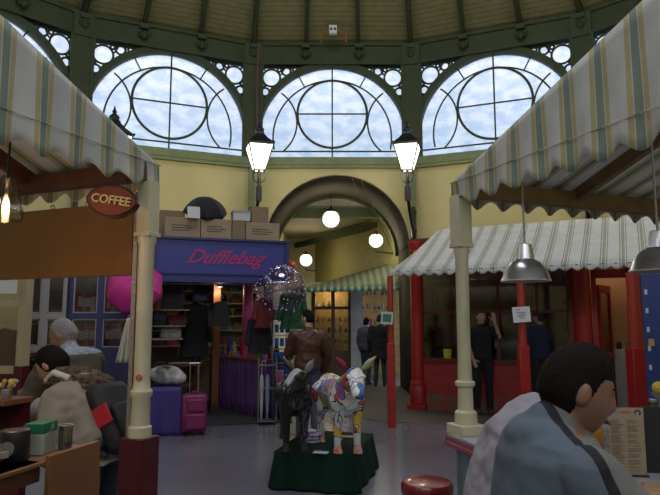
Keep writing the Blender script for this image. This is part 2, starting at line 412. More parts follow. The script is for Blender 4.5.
# roof: boarded slopes with ribs, up to an open glazed lantern
planks = stripes('roof_boards', 'Z', .062, [(0, (.27, .255, .115)), (.86, (.13, .12, .05))], rough=.6, noise=.12)
rf = MB(); r0, r1 = RW+.1, 3.0; z0 = Z_ROOF; z1 = Z_ROOF+.62*(r0-r1)
for k in range(NS):
    a0, a1 = 2*PI*k/NS+PI/NS, 2*PI*(k+1)/NS+PI/NS
    P = lambda a, r, z: HC+Vector((math.sin(a)*r, math.cos(a)*r, z))
    rf.quad(P(a0, r0, z0), P(a1, r0, z0), P(a1, r1, z1), P(a0, r1, z1))
bmesh.ops.remove_doubles(rf.b, verts=rf.b.verts, dist=.001)
ce = S(rf.build('ceiling', planks, thick=.05, smooth=False), 'cream boarded sloping roof with dark green ribs')
for k in range(NS):
    for j in range(3):
        aL, aR = 2*PI*k/NS-PI/NS, 2*PI*(k+1)/NS-PI/NS
        t = j/3
        def pt(r, z):
            A = Vector((math.sin(aL)*r, math.cos(aL)*r, z)); B = Vector((math.sin(aR)*r, math.cos(aR)*r, z)); return HC+A.lerp(B, t)
        rw = .055 if j == 0 else .045
        p, q_ = pt(r0-.02, z0-.06), pt(r1, z1-.1)
        d = q_-p; mb = MB(); mb.box((0, 0, 0), (rw*2, .22, d.length))
        o = S(mb.build('rib', mat('dark_rib_green', (.026, .034, .014), .5), ce, smooth=False)); o.rotation_mode = 'QUATERNION'
        o.rotation_quaternion = d.to_track_quat('Z', 'Y'); o.location = (p+q_)/2
        if j == 0: S(MB().rod(p+Vector((0, -.03, -.12)), q_+Vector((0, -.03, -.12)), .03, seg=6).build('conduit', green, ce))
S(MB().ring((HC.x, HC.y, z1), 3.05, .18, 'Z', 32, 8).build('trim_40', green), 'ring beam round the roof lantern')
ol = MB()
for k in range(12):
    a = 2*PI*k/12; ol.rod(HC+Vector((0, 0, z1+1.2)), HC+Vector((3*math.sin(a), 3*math.cos(a), z1+.1)), .05, seg=6)
S(ol.build('trim_41', green), 'glazing bars of the roof lantern')
# ---------------- passage through the north arch
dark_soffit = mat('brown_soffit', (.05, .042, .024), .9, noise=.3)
sof = MB()
def archrows(rads, y, z, x=ax): return [Vector((x+rads*math.cos(PI*i/32), y, z+rads*math.sin(PI*i/32))) for i in range(33)]
A_, B_ = archrows(r_arch+.005, D, z_arch), archrows(r_arch-.0, D+1.9, z_arch)
sof = MB()
f = lambda u, v: Vector((ax+(r_arch+.006)*math.cos(PI*u), D+1.9*v, z_arch+(r_arch+.006)*math.sin(PI*u)))
sof.sheet(f, 32, 2)
for s in (-1, 1): sof.quad((ax+s*(r_arch+.006), D, 0), (ax+s*(r_arch+.006), D+1.9, 0), (ax+s*(r_arch+.006), D+1.9, z_arch), (ax+s*(r_arch+.006), D, z_arch))
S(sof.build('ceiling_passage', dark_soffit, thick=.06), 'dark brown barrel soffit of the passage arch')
def archring(ri, ro, y0, y1, name, m):
    pl = [(ax+ri*math.cos(PI*i/32), z_arch+ri*math.sin(PI*i/32)) for i in range(33)]
    po = [(ax+ro*math.cos(PI*(32-i)/32), z_arch+ro*math.sin(PI*(32-i)/32)) for i in range(33)]
    return S(link(name, (lambda me: (me.materials.append(m), me)[1])(flat(pl+po, [], y1-y0)), None, (0, (y0+y1)/2, 0)))
archring(r_arch-.10, r_arch+.35, D+1.85, D+2.0, 'trim_43', green)
pas = mat('passage_cream', (.62, .56, .33), .7, noise=.1)
Yb = 20.5; zc = 4.15
# side wall left, end wall, angled olive wall on the right
S(MB().bx(ax-r_arch-.3, ax-r_arch-.05, D+2, Yb, 0, zc+1).build('wall_passage_west', pas, smooth=False))
xl = V(315, 300, Yb).x
S(MB().bx(-1.8, xl, Yb, Yb+.2, 0, zc+.3).build('wall_passage_north', pas, smooth=False))
pr = Vector((1.78, 15.2, 0)); pl_ = Vector((xl, Yb, 0)); dd = pr-pl_
S(MB().box((0, 0, 3.55), (dd.length, .15, 1.75)).build('wall_passage_east', olive, None, ((pr.x+pl_.x)/2+.06, (pr.y+pl_.y)/2+.04, 0), math.atan2(dd.y, dd.x), smooth=False))
S(MB().bx(-1.9, 2.4, D+2.12, Yb+.2, zc+.25, zc+.35).build('ceiling_passage_far', mat('passage_ceiling', (.40, .37, .26), .6), smooth=False))
S(MB().bx(-1.6, 2.0, D+1.95, D+2.1, zc+.02, zc+.26).build('trim_44', green, smooth=False), 'green cross beam in the passage arch')
d2 = V(390, 222, 15.6)-V(290, 247, 20.3)
b = MB().box((0, 0, 0), (.12, d2.length, .17)).build('trim_45', green, smooth=False); S(b); b.rotation_mode = 'QUATERNION'; b.rotation_quaternion = d2.to_track_quat('Y', 'Z'); b.location = V(340, 234.5, 18)
S(MB().prism([(-1.3, zc+.26), (1.6, zc+.26), (1.2, zc+.7), (.15, zc+.98), (-.9, zc+.7)], D+2.3, D+2.35).build('wall_passage_tympanum', pas, smooth=False))
# sprinkler / alarm box high on the band with red pipes
t = E('emergency_light', 'small white twin-eyed alarm box on the green roof beam above the middle window', 'alarm box', V(333, 30, D-.55))
MB().box((0, 0, 0), (.17, .1, .2)).build('casing', mat('white_plastic', (.6, .6, .58), .4), t, bevel=.01)
for s in (-1, 1): MB().rod((s*.04, -.04, 0), (s*.04, -.07, 0), .028).build('lens', black_iron, t)
q0 = V(333, 30, D-.55)
tag(MB().tube([V(321, 42, D-.42), V(321, 34, D-.5), V(324, 31.5, D-.5), V(343, 31.5, D-.5), V(346, 34, D-.5), V(346, 42, D-.42)], .018).build('copper_pipe', mat('copper', (.35, .12, .06), .5, .3)), 'thin reddish pipe looped beside the white alarm box on the roof beam', 'pipe')
tag(MB().tube([V(258.5, 43, D-.5), V(257, 90, D-.45), V(257.5, 125, D-.4)], .022).build('conduit_pipe', mat('red_brown_pipe', (.10, .045, .035), .5)), 'thin reddish brown pipe running down the left pilaster of the middle window', 'pipe')
# ================================================================ LAMPS
lamp_glow = mat('lit_lantern_glass', (.9, .9, .85), .4, emit=(1, .95, .82), es=2.6)
globe_glow = mat('lit_globe_glass', (.9, .9, .85), .3, emit=(1, .93, .78), es=2.4)
def point(o, loc, e, col=(1, .86, .62), r=.12):
    l = bpy.data.lights.new('bulb_light', 'POINT'); l.energy = e; l.color = col; l.shadow_soft_size = r
    x = bpy.data.objects.new('bulb_light', l); COL.objects.link(x); x.parent = o; x.location = loc; return x
def street_lantern(foot, top, label):
    """foot = bracket foot on the wall; top = underside centre of the lantern"""
    t = E('wall_lantern', label, 'lantern', (foot.x, foot.y, foot.z), 0, None)
    d = top-foot; h = Vector((d.x, d.y, 0)); out = h.normalized()
    m = MB(); m.rod((0, 0, -.45), (0, 0, .45), .045, seg=10)
    for z in (-.45, -.1, .3): m.rod((0, 0, z), (0, 0, z+.05), .07, seg=10)
    pts = [Vector((0, 0, -.25))+out*0, Vector((0, 0, .0))+out*h.length*.3, Vector((0, 0, d.z*.3))+out*h.length*.75, Vector((0, 0, d.z*.55))+out*h.length, Vector((0, 0, d.z))+out*h.length]
    m.tube(pts, .035)
    m.rod(Vector((0, 0, d.z*.45))+out*h.length, Vector((0, 0, d.z*.8))+out*h.length, .062, seg=12)
    m.ring(Vector((0, 0, -.1))+out*.16, .12, .02, 'X', 20)
    m.build('bracket', black_iron, t)
    b = Vector((0, 0, d.z))+out*h.length
    k = MB()
    for s in (-1, 1):
        for a in (0, 1):
            v = Vector((s, 0, 0)) if a else Vector((0, s, 0))
            k.tube([b+Vector((0, 0, -.12)), b+v*.1+Vector((0, 0, -.05)), b+v*.13+Vector((0, 0, .06)), b+v*.09+Vector((0, 0, .15))], .013, 6)
    k.rod(b, b+Vector((0, 0, .16)), .03); k.build('cradle', black_iron, t)
    z0, z1 = .15, .66; r0, r1 = .15, .345
    rot = PI/4+math.atan2(out.y, out.x)
    MB().lathe([(r0, z0), (r1, z1)], b, 4, rot).build('glass', lamp_glow, t, smooth=False)
    fr = MB()
    for j in range(4):
        a = rot+PI/2*j; v = Vector((math.cos(a), math.sin(a), 0)); v2 = Vector((math.cos(a+PI/2), math.sin(a+PI/2), 0))
        up0, up1 = Vector((0, 0, z0)), Vector((0, 0, z1))
        fr.rod(b+v*r0+up0, b+v*r1+up1, .014, seg=6); fr.rod(b+v*r1+up1, b+v2*r1+up1, .02, seg=6); fr.rod(b+v*r0+up0, b+v2*r0+up0, .02, seg=6)
        fr.ball(b+v*(r1+.02)+up1+Vector((0, 0, .03)), .024, 8, 6)
    fr.build('frame', black_iron, t)
    MB().lathe([(r1+.035, z1), (r1+.02, z1+.03), (.20, z1+.15), (.12, z1+.24), (.11, z1+.28)], b, 4, rot).build('roof', black_iron, t, smooth=False)
    MB().lathe([(.085, z1+.27), (.095, z1+.35), (.06, z1+.39), (.03, z1+.41), (.045, z1+.45), (.025, z1+.48), (.008, z1+.56)], b, 12).build('finial', black_iron, t)
    point(t, b+out*.45+Vector((0, 0, .25)), 26)
    return t
def pil(k, r):           # point in front of pilaster k (k=0 right of the north window, -1 left of it)
    a = 2*PI*k/NS+PI/NS; v = Vector((math.sin(a), math.cos(a), 0)); return HC+v*(RW-r)
labs = {-1: 'black iron street lantern, lit, on the pilaster above the cardboard boxes', 0: 'black iron street lantern, lit, on the pilaster above the pale far awning',
        -2: 'black street lantern whose finial pokes up behind the coffee stall gable', 1: 'black street lantern hidden behind the striped gable of the counter stall'}
for k in (-2, -1, 0, 1, 2, 4, 6, 8, 10, 12):
    f0, f1 = pil(k, .22), pil(k, 1.25)
    f0.z, f1.z = zy(212)-.1, zy(190)+.02
    if k in (-1, 0): f1 = V(259 if k == -1 else 407.5, 178, f1.y)
    f0.z = f1.z-.85
    if k == -2: f1 = V(112, 171, f1.y); f0.z = f1.z-.85
    if k in (3, 4, 5, 6, 8, 10, 12, 2):
        # lanterns behind the camera: light only reaches the scene from them, built the same
        street_lantern(f0, f1, 'black iron street lantern on a pilaster around the hall')['group'] = 'street lanterns around the hall'
    else: street_lantern(f0, f1, labs[k])
def globe(p, r, label, hang, e=20, side=None):
    t = E('globe_lamp', label, 'lamp', p)
    MB().ball((0, 0, 0), r, 24, 16).build('globe', globe_glow, t)
    m = MB(); m.lathe([(r*.55, r*.8), (r*.5, r*1.05), (r*.25, r*1.2), (r*.12, r*1.45)], seg=16); m.ring((0, 0, 0), r*1.01, .01, 'Z', 28, 6); m.ring((0, 0, 0), r*1.01, .01, 'X', 28, 6, R(-10), R(190))
    m.ball((0, 0, -r), r*.12, 8, 6)
    m.build('lamp_cap', black_iron, t)
    m = MB()
    if side: m.tube([Vector((0, 0, r*-1.0)), Vector((0, 0, -r*1.6)), Vector(side)*.6+Vector((0, 0, -r*1.7)), Vector(side)+Vector((0, 0, -r*1.6))], .018)
    else: m.rod((0, 0, r*1.4), (0, 0, hang), .008)
    m.build('bracket' if side else 'chain', black_iron, t)
    point(t, (0, -r-.12, -.1), e)
globe(V(331, 219, 14.7), .21, 'large white globe lamp hanging in the middle of the passage arch', .85, 26)
globe(V(376, 240.5, 15.3), .18, 'white globe lamp on a bracket at the far side of the passage arch', 0, 16, (.6, .3, 0))
globe(V(306, 260, 18.5), .19, 'white globe wall lamp on the cream end wall behind the spotted umbrella', 0, 16, (.35, .25, 0))
wires = MB()
for a, b in (((352, 178), (384, 250)), ((360, 178), (392, 250))): wires.rod(V(*a, 12.7), V(*b, 14.9), .008, seg=5)
tag(wires.build('stay_wires', mat('grey_wire', (.25, .23, .18), .5)), 'pair of thin wires running down across the passage arch', 'wire')
t = E('alarm_bell', 'small round red alarm on the cream wall beside the blue shop fascia', 'alarm bell', V(292.5, 264.5, 14.5))
redp = mat('alarm_red', (.55, .03, .02), .4)
MB().rod((0, .06, 0), (0, 0, 0), .11, seg=24).build('housing', redp, t); MB().ball((0, -.01, 0), (.07, .05, .07)).build('dome', mat('alarm_dome', (.5, .2, .1), .3), t)

# ================================================================ STRIPED STALL ROOFS
white_c, yel_c, grn_c = (.80, .80, .79), (.66, .58, .32), (.34, .42, .35)
bands = [(0, grn_c), (.095, white_c), (.12, yel_c), (.245, white_c), (.755, yel_c), (.88, white_c), (.905, grn_c)]
PER = .2
canvas = stripes('striped_canvas', 'X', PER, bands, 0, .85, .1, .3)
dwood = mat('dark_stall_timber', (.10, .035, .018), .5, noise=.35, nscale=6)
lwood = mat('varnished_pine', (.26, .15, .06), .5, noise=.3, nscale=6)
def valance_mesh(L, top, amp, z0, off=0, slope=0, h0=0, nu=None):
    """vertical cloth in local x from 0..L; bottom scallops at z0; top line rises with slope"""
    n = nu or int(L/.0125)
    def f(u, v):
        x = u*L; zb = z0+amp*(1-math.cos(2*PI*(x)/PER))/2; zt = top+slope*x
        z = zb+(zt-zb)*v
        y = .012*math.sin(2*PI*x/PER+.7)*(1-v)+.006*math.sin(x*9)*(1-v)
        return Vector((x, y, z))
    return MB().sheet(f, n, 10)
def stall_roof(cor, dirv, inv, L, W, ztop_off, slope, zb, label, timber, name, xoff):
    """cor: far corner; dirv: unit vector toward the viewer along the aisle; inv: unit vector into the stall"""
    rz = math.atan2(dirv.y, dirv.x)
    t = E(name, label, 'awning', (cor.x, cor.y, 0), rz)
    zt = zb+.155
    s = 1 if (Matrix.Rotation(-rz, 3, 'Z') @ inv).y > 0 else -1
    v = valance_mesh(L, zt, .055, zb, slope=slope); v.build('gable_canvas', canvas, t, loc=(0, 0, 0), thick=.003)
    # hem seam
    if s > -2: MB().rod((0, -s*.012, zt+.0), (L, -s*.012, zt+.0), .0035, seg=6).build('hem', canvas, t)
    o = valance_mesh(W, zt, .055, zb).build('valance', canvas, t, loc=(0, 0, 0), thick=.003); o.rotation_euler = (0, 0, s*PI/2)
    # roof canvas rising from the far eave towards the ridge
    canvas_y = canvas
    r_ = MB().sheet(lambda u, vv: Vector((W*vv, 0, 0))+Vector((0, -s*L*u, slope*L*u)), 10, 10)
    ob = r_.build('roof_canvas', canvas_y, t, loc=(0, 0, zt), thick=.004); ob.rotation_euler = (0, 0, s*PI/2)
    if s < 0:
        pass
    # timber frame: eave beams, rafters, ridge
    b = MB()
    b.bx(.05, .12, 0, W, zt-.10, zt-.0) if s > 0 else b.bx(.05, .12, -W, 0, zt-.10, zt)
    b.build('eave_beam', timber, t, smooth=False)
    for k in range(4):
        y = s*(.07+k*W/3.2); q0, q1 = Vector((.06, y, zt-.035)), Vector((L, y, zt-.035+slope*L)); dq = q1-q0
        rb = MB().box((0, 0, 0), (dq.length, .05, .08)).build('rafter', timber, t, smooth=False); rb.location = (q0+q1)/2; rb.rotation_euler = (0, -math.atan2(dq.z, dq.x), 0)
    return t, rz, s, zt
a22 = R(22.5)
LC = V(158, 193, 3.3); RCn = V(452, 207.5, 3.75)
ld, li = Vector((-math.sin(a22), -math.cos(a22), 0)), Vector((-math.cos(a22), math.sin(a22), 0))
rd, ri_ = Vector((math.sin(a22), -math.cos(a22), 0)), Vector((math.cos(a22), math.sin(a22), 0))
lt, lrz, ls, lzt = stall_roof(LC, ld, li, 1.9, 2.6, 0, .375, LC.z, 'striped canvas gable awning with scalloped edge over the coffee stall', dwood, 'striped_awning', 0)
rt, rrz, rs, rzt = stall_roof(RCn, rd, ri_, 2.0, 2.8, 0, .335, RCn.z, 'striped canvas gable awning with scalloped edge over the counter with pendant lamps', lwood, 'striped_awning', 0)

# ---------------- posts
maroon = mat('maroon_paint', (.075, .006, .012), .35)
postc = mat('cream_post_paint', (.56, .52, .36), .4, noise=.15, nscale=5)
def L2W(cor, a, b, dirv, inv, z=0): return Vector((cor.x, cor.y, 0))+dirv*a+inv*b+Vector((0, 0, z))
p = L2W(LC, .08, .085, ld, li)+Vector((.07,0,0))
t = E('stall_post', 'cream fluted post with maroon base at the corner of the coffee stall', 'post', p, lrz)
MB().bx(-.043, .043, -.043, .043, 2.07, 2.36).bx(-.052, .052, -.052, .052, 2.05, 2.075).build('capital', postc, t, bevel=.004, smooth=False)
MB().lathe([(.05, 2.06), (.051, 2.03), (.042, 2.0), (.043, 1.3), (.045, 1.24), (.058, 1.225), (.058, 1.205), (.048, 1.19), (.05, 1.05), (.06, 1.04), (.06, .98)], seg=24).build('shaft', postc, t)
MB().bx(-.072, .072, -.072, .072, 0, .99).build('plinth', maroon, t, bevel=.004, smooth=False)
stall_p = t; m = MB().ring((0, 0, 0), .014, .003, 'Y', 20, 6); m.box((0, 0, 0), (.024, .004, .004))
st = m.build('sticker', mat('red_sticker', (.5, .02, .03), .5), t); st.location = Matrix.Rotation(-lrz, 3, 'Z') @ Vector((.0, -.053, 1.3)); st.rotation_euler = (0, 0, -lrz)
p = L2W(LC, .2, .16, ld, li)
up_ = (MB().bx(-.011, .011, -.012, .012, .99, 2.3).build('steel_upright', mat('perforated_steel', (.24, .20, .17), .5, .5, bump=.4, bscale=60), stall_p, (0, 0, 0), 0))
up_.location = Matrix.Rotation(-lrz, 3, 'Z') @ Vector((-.06, .0, 0)); up_['label'] = 'slim perforated steel upright'; up_.rotation_euler = (0, 0, -lrz)
p = L2W(RCn, .032, .055, rd, ri_)+Vector((-.012, 0, 0))
t = E('stall_post', 'cream fluted post standing on the pale blue counter of the stall with pendant lamps', 'post', p, rrz)
MB().bx(-.05, .05, -.05, .05, 2.08, 2.38).bx(-.055, .055, -.055, .055, 2.05, 2.08).build('capital', postc, t, bevel=.004, smooth=False)
MB().lathe([(.048, 2.06), (.052, 2.03), (.041, 2.0), (.040, 1.4), (.043, 1.235), (.06, 1.225), (.06, 1.205), (.044, 1.19), (.048, 1.06), (.066, 1.045), (.068, 1.0), (.07, .97)], seg=24).build('shaft', postc, t)
MB().bx(-.085, .085, -.085, .085, .915, .975).build('foot', postc, t, bevel=.006, smooth=False)
# ---------------- pale blue counter of the right stall
blue = stripes('pale_blue_boards', 'X', .095, [(0, (.18, .27, .33)), (.94, (.08, .12, .16))], rough=.5, noise=.08)
kc = V(447, 433, 3.78); kz = .915
rzc = R(-90+15)
t = E('stall_counter', 'pale blue boarded counter with pink and white edged top', 'counter', (kc.x, kc.y, 0), rzc)
MB().bx(.04, 3.2, .04, .12, 0, kz-.06).bx(.04, .1, .04, 1.9, 0, kz-.06).build('front_panel', blue, t, smooth=False)
MB().bx(0, 3.2, 0, 1.5, kz-.02, kz).build('counter_top', mat('pale_counter_top', (.36, .35, .40), .25), t, bevel=.004, smooth=False)
pk = mat('dusky_pink_edge', (.28, .06, .10), .4); wh_ = mat('white_edge', (.55, .5, .52), .4)
MB().bx(-.008, 3.2, -.008, .01, kz-.042, kz-.022).bx(-.008, .01, -.008, 2.2, kz-.042, kz-.022).build('edge_strip', pk, t, smooth=False)
MB().bx(-.004, 3.2, -.004, .01, kz-.05, kz-.042).bx(-.004, .01, -.004, 2.2, kz-.05, kz-.042).build('edge_strip', wh_, t, smooth=False)
MB().bx(-.012, 3.2, -.012, .01, kz-.068, kz-.05).bx(-.012, .01, -.012, 2.2, kz-.068, kz-.05).build('edge_strip', pk, t, smooth=False)
# red stool
redv = mat('dark_red_vinyl', (.17, .006, .016), .3, coat=.3)
sp_ = G(427, 482, .5)
t = E('round_stool', 'round dark red padded stool beside the pale blue counter', 'stool', (sp_.x, sp_.y, 0))
MB().lathe([(.10, .40), (.165, .41), (.178, .44), (.178, .48), (.165, .505), (.12, .515), (0, .518)], seg=40).build('seat', redv, t)
MB().lathe([(.02, .4), (.02, .05), (.03, .04), (.14, .02), (.14, 0)], seg=20).build('pedestal', mat('chrome', (.5, .5, .5), .2, 1), t)
# ---------------- pendant lamps
alu = mat('brushed_aluminium', (.55, .55, .56), .28, .95)
def pendant(px, py, Y, r, ztop, label):
    p = V(px, py, Y)    # centre of the rim
    t = E('pendant_lamp', label, 'lamp', p)
    MB().lathe([(r, 0), (r*.98, .004), (r*.86, .055), (r*.62, .10), (r*.40, .118), (r*.36, .122), (r*.27, .205), (r*.2, .21)], seg=48).build('lamp_shade', alu, t, thick=.002)
    MB().ring((0, 0, 0), r, .004, 'Z', 48, 6).build('rim', mat('warm_rim', (.5, .4, .3), .3), t)
    MB().rod((0, 0, .205), (0, 0, ztop-p.z), .006, seg=8).build('cord', mat('grey_cord', (.35, .33, .3), .5), t)
    MB().rod((0, 0, .12), (0, 0, .2), .028).ball((0, 0, .09), .03).build('bulb', mat('unlit_bulb', (.5, .5, .5), .2), t)
pendant(526, 281, 3.35, .134, 2.66, 'aluminium pendant lamp beside the cream post, hung on a thin cord')
pendant(660, 271, 3.1, .145, 2.6, 'aluminium pendant lamp at the picture edge before the blue post')
# ---------------- coffee stall: hanging board, sign, lamp
P0 = V(134, 240, 3.3); P0.z = 0
t = E('hanging_board', 'plain brown varnished board hung under the coffee stall roof', 'board', P0, math.atan2(li.y, li.x))
zt0, zb0 = V(133, 207, P0.y).z+.03, V(133, 275.5, P0.y).z
brd = mat('brown_varnish', (.17, .065, .014), .26, noise=.2, nscale=3, coat=.5)
MB().bx(0, 2.4, -.015, .015, zb0, zt0).build('panel', brd, t, bevel=.004, smooth=False)
for x in (.35, .62, .9, 1.25): MB().ring((x, 0, zt0+.012), .014, .004, 'Y', 14, 6).build('hook', mat('brass', (.4, .28, .1), .3, .8), t)
c_ = V(113, 201, 3.02); sx = 26/600*3.05
t = E('coffee_sign', 'oval dark wood sign reading COFFEE in gold under the striped gable', 'sign', c_, R(2)); t.rotation_euler = (0, R(9), R(-8))
def oval(a, b, n=48): return [(a*math.cos(2*PI*i/n), b*math.sin(2*PI*i/n)*abs(math.sin(2*PI*i/n)+1e-6)**.22) for i in range(n)]
me = flat(oval(.142, .088), [], .03); me.materials.append(mat('sign_edge_wood', (.035, .012, .008), .35)); link('board', me, t, (-.006, .012, 0), bevel=.006)
me = flat(oval(.128, .074), [], .03); me.materials.append(mat('sign_red_wood', (.16, .03, .015), .35, noise=.3)); link('face', me, t, (0, -.004, 0), bevel=.004)
me = text('COFFEE', .062, .006, bold=.0012); me.materials.append(mat('gold_letters', (.50, .40, .16), .4)); link('lettering', me, t, (0, -.023, 0), smooth=False)
tag(MB().rod(c_+Vector((0, .02, .08)), c_+Vector((0, .03, .3)), .006).build('sign_hanger', black_iron), 'short black rod holding up the oval coffee sign', 'rod')
lp = V(6, 204, 2.7)
t = E('glass_pendant_lamp', 'clear glass pendant lamp with glowing bulb inside the coffee stall', 'lamp', lp)
MB().lathe([(.02, .13), (.035, .1), (.05, .06), (.068, 0), (.075, -.04), (.07, -.075)], seg=24).build('lamp_shade', clear_glass('shade_glass', (.8, .75, .7), .8), t, thick=.002)
MB().ball((0, 0, -.02), (.016, .016, .05)).build('bulb', mat('bulb_glow', (1, .8, .5), emit=(1, .75, .42), es=14), t)
MB().rod((0, 0, .12), (0, 0, .55), .005).build('cord', black_iron, t)
point(t, (.0, .0, -.16), 5, (1, .6, .3), .03)
# ================================================================ SHOPS (left: the blue bag shop)
royal = mat('royal_blue_paint', (.035, .042, .25), .45, noise=.12)
royal_d = mat('deep_blue_paint', (.022, .022, .11), .45)
magenta = mat('magenta_paint', (.42, .02, .14), .5)
card = mat('cardboard', (.33, .25, .16), .8, noise=.12, nscale=5)
card_d = mat('cardboard_brown', (.24, .16, .10), .8, noise=.12)
ink = mat('black_ink', (.03, .025, .02), .7)
dark = mat('shop_dark', (.02, .018, .02), .7)
FA, FB = V(152, 280, 9.05), V(288, 283, 9.7)
fdir = (FB-FA); fdir.z = 0; FL = fdir.length; fdir.normalize(); frz = math.atan2(fdir.y, fdir.x); fn = Vector((-fdir.y, fdir.x, 0))  # fn points away
FO = Vector((FA.x, FA.y, 0))
def fw(u, v, z): return FO+fdir*u+fn*v+Vector((0, 0, z))
zf0, zf1 = V(220, 281.5, 9.37).z, V(220, 241, 9.37).z
t = E('shop_fascia', 'royal blue shop fascia lettered Dufflebag in magenta', 'shop sign', FO, frz)
MB().bx(0, FL, 0, .1, zf0, zf1).build('board', royal, t, smooth=False)
m = MB().bx(-.02, FL+.02, -.05, .12, zf1, zf1+.035).bx(-.02, FL+.02, -.03, 0, zf0+.10, zf0+.125).bx(-.02, FL+.02, -.03, .1, zf0-.02, zf0+.02)
m.bx(0, .05, -.03, 0, zf0, zf1).bx(FL-.06, FL, -.03, 0, zf0, zf1).build('moulding', royal_d, t, smooth=False)
me = text('Dufflebag', .31, .012, shear=.6, bold=.003); me.materials.append(magenta); link('lettering', me, t, (FL*.51, -.006, zf0+.37), smooth=False)
# roof slab of the shop that carries the cartons
SD = 2.85
S(MB().bx(0, FL, .1, SD+.0, zf0+.06, zf0+.14).build('ceiling_shop', royal_d, None, FO, frz, smooth=False))
tag(MB().bx(.1, FL-.05, .14, .75, zf1-.2, zf1-.005).build('stock_platform', royal_d, None, FO, frz, smooth=False), 'dark blue platform behind the shop fascia carrying cardboard boxes', 'platform')
def carton(u0, u1, h, v, z, label, m=card, marks=True, d=.4):
    t = E('cardboard_box', label, 'box', fw((u0+u1)/2, v, z), frz); w_ = u1-u0-.012
    MB().bx(-w_/2, w_/2, -d/2, d/2, 0, h).build('carton', m, t, bevel=.006, smooth=False)
    MB().bx(-w_/2-.001, w_/2+.001, -.03, .03, h, h+.003).bx(-.002, .002, -d/2-.002, -d/2, 0, h).build('tape', card_d, t, smooth=False)
    if marks:
        k = MB()
        for r_ in range(3): k.bx(-w_*.32, -w_*.32+w_*(.5 if r_ != 1 else .62), -d/2-.002, -d/2-.0005, h*(.6-.12*r_), h*(.6-.12*r_)+.012)
        k.build('printing', ink, t, smooth=False)
def U(px, v=0): # distance along the fascia for a pixel column
    k = (px-330)/600.0; o = FO+fn*v; return (k*o.y-o.x)/(fdir.x-k*fdir.y)
z = zf1+.037
hb = .33
carton(U(163), U(200), hb, .32, z+.0, 'pale brown carton, leftmost of the long row on the shop fascia')
carton(U(200), U(232), hb, .32, z, 'pale brown carton under the black umbrella, second in the row on the fascia')
carton(U(232), U(246), hb, .32, z, 'narrow brown carton in the middle of the row above the fascia', card_d, False)
carton(U(246), U(281), hb*.93, .32, z, 'pale brown carton at the end of the row above the fascia nearest the arch')
carton(U(157)+.02, U(186), .55, .70, z-.042, 'tall brown carton standing behind the row above the fascia', card_d, False, .3)
carton(U(252), U(270), .27, .3, z+hb*.93, 'small brown carton on top of the row nearest the arch', card_d, False, .3)
t = E('stationery_box', 'flat white box on the cartons beside the small brown one', 'box', fw(U(242.5), .3, z+hb), frz)
MB().bx(-.14, .14, -.13, .13, 0, .13).build('box', mat('white_card', (.5, .5, .48), .6), t, bevel=.004, smooth=False); MB().bx(-.145, .145, -.135, .135, .13, .17).build('lid', mat('grey_card', (.3, .3, .3), .6), t, smooth=False)
tag(MB().box((0, 0, .1), (.19, .012, .2), rx=R(-18)).build('white_card', mat('white_card', (.5, .5, .48), .6), None, fw(U(192), .03, z+hb-.03), frz), 'white card leaning against the black umbrella on the cartons', 'card')
def umbrella(name, label, loc, r, h, m, ribm, rot, n=8, handle=True, spots=None, L=.8):
    t = E(name, label, 'umbrella', loc); t.rotation_euler = rot
    c = MB()
    def f(u, v):
        a = 2*PI*u; seg = (u*n) % 1; k = 1-.07*math.sin(PI*seg)*v
        ph = v*R(78); rr = r*math.sin(ph)/math.sin(R(78)); zz = h*(math.cos(ph)-math.cos(R(78)))/(1-math.cos(R(78)))
        sc_ = 1-.06*math.sin(PI*seg)**1 if v > .02 else 1
        # facet between ribs
        a0 = 2*PI*math.floor(u*n-1e-9)/n; a1 = a0+2*PI/n; s = u*n-math.floor(u*n-1e-9)
        p0 = Vector((math.cos(a0), math.sin(a0), 0)); p1 = Vector((math.cos(a1), math.sin(a1), 0)); d = p0.lerp(p1, s)
        return Vector((d.x*rr, d.y*rr, zz+.02*r*v*math.sin(PI*s)))
    c.sheet(f, n*4, 8); bmesh.ops.remove_doubles(c.b, verts=c.b.verts, dist=.0005)
    can = c.build('canopy', m, t, thick=.0015, ang=20)
    k = MB()
    for j in range(n):
        a = 2*PI*j/n; pv = None
        for q in range(7):
            v = q/6; ph = v*R(78); rr = r*math.sin(ph)/math.sin(R(78)); zz = h*(math.cos(ph)-math.cos(R(78)))/(1-math.cos(R(78)))-.003
            pt = Vector((math.cos(a)*rr, math.sin(a)*rr, zz))
            if pv: k.rod(pv, pt, .0025 if r < .6 else .005, seg=5)
            pv = pt
    k.build('ribs', ribm, t)
    m2 = MB().rod((0, 0, h+.05), (0, 0, h-L), .005 if r < .6 else .008, seg=8)
    if handle: m2.tube([Vector((0, 0, h-L)), Vector((0, 0, h-L-.05)), Vector((.02, 0, h-L-.075)), Vector((.05, 0, h-L-.07)), Vector((.06, 0, h-L-.04))], .009)
    m2.build('shaft', ribm, t)
    if spots: spots(f, t)
    return t
steel = mat('steel_wire', (.45, .45, .47), .35, .9)
umbrella('open_umbrella', 'open black umbrella lying on top of the cardboard boxes', fw(U(206), .40, z+hb+.13), .36, .27, mat('black_nylon', (.010, .011, .013), .85, noise=.2), steel, (R(28), 0, R(20)), handle=False, L=.3)
umbrella('open_umbrella', 'open bright magenta umbrella hanging beside the cream stall post', V(135, 288, 8.5), .41, .32, mat('pink_nylon', (.60, .03, .28), .5), steel, (R(70), R(-25), R(15)), 8, handle=False, L=.4)
pvc = clear_glass('clear_pvc', (.80, .76, .92), .82)
wsp, psp = mat('white_spot', (.75, .72, .8), .4), mat('purple_spot', (.30, .12, .45), .4)
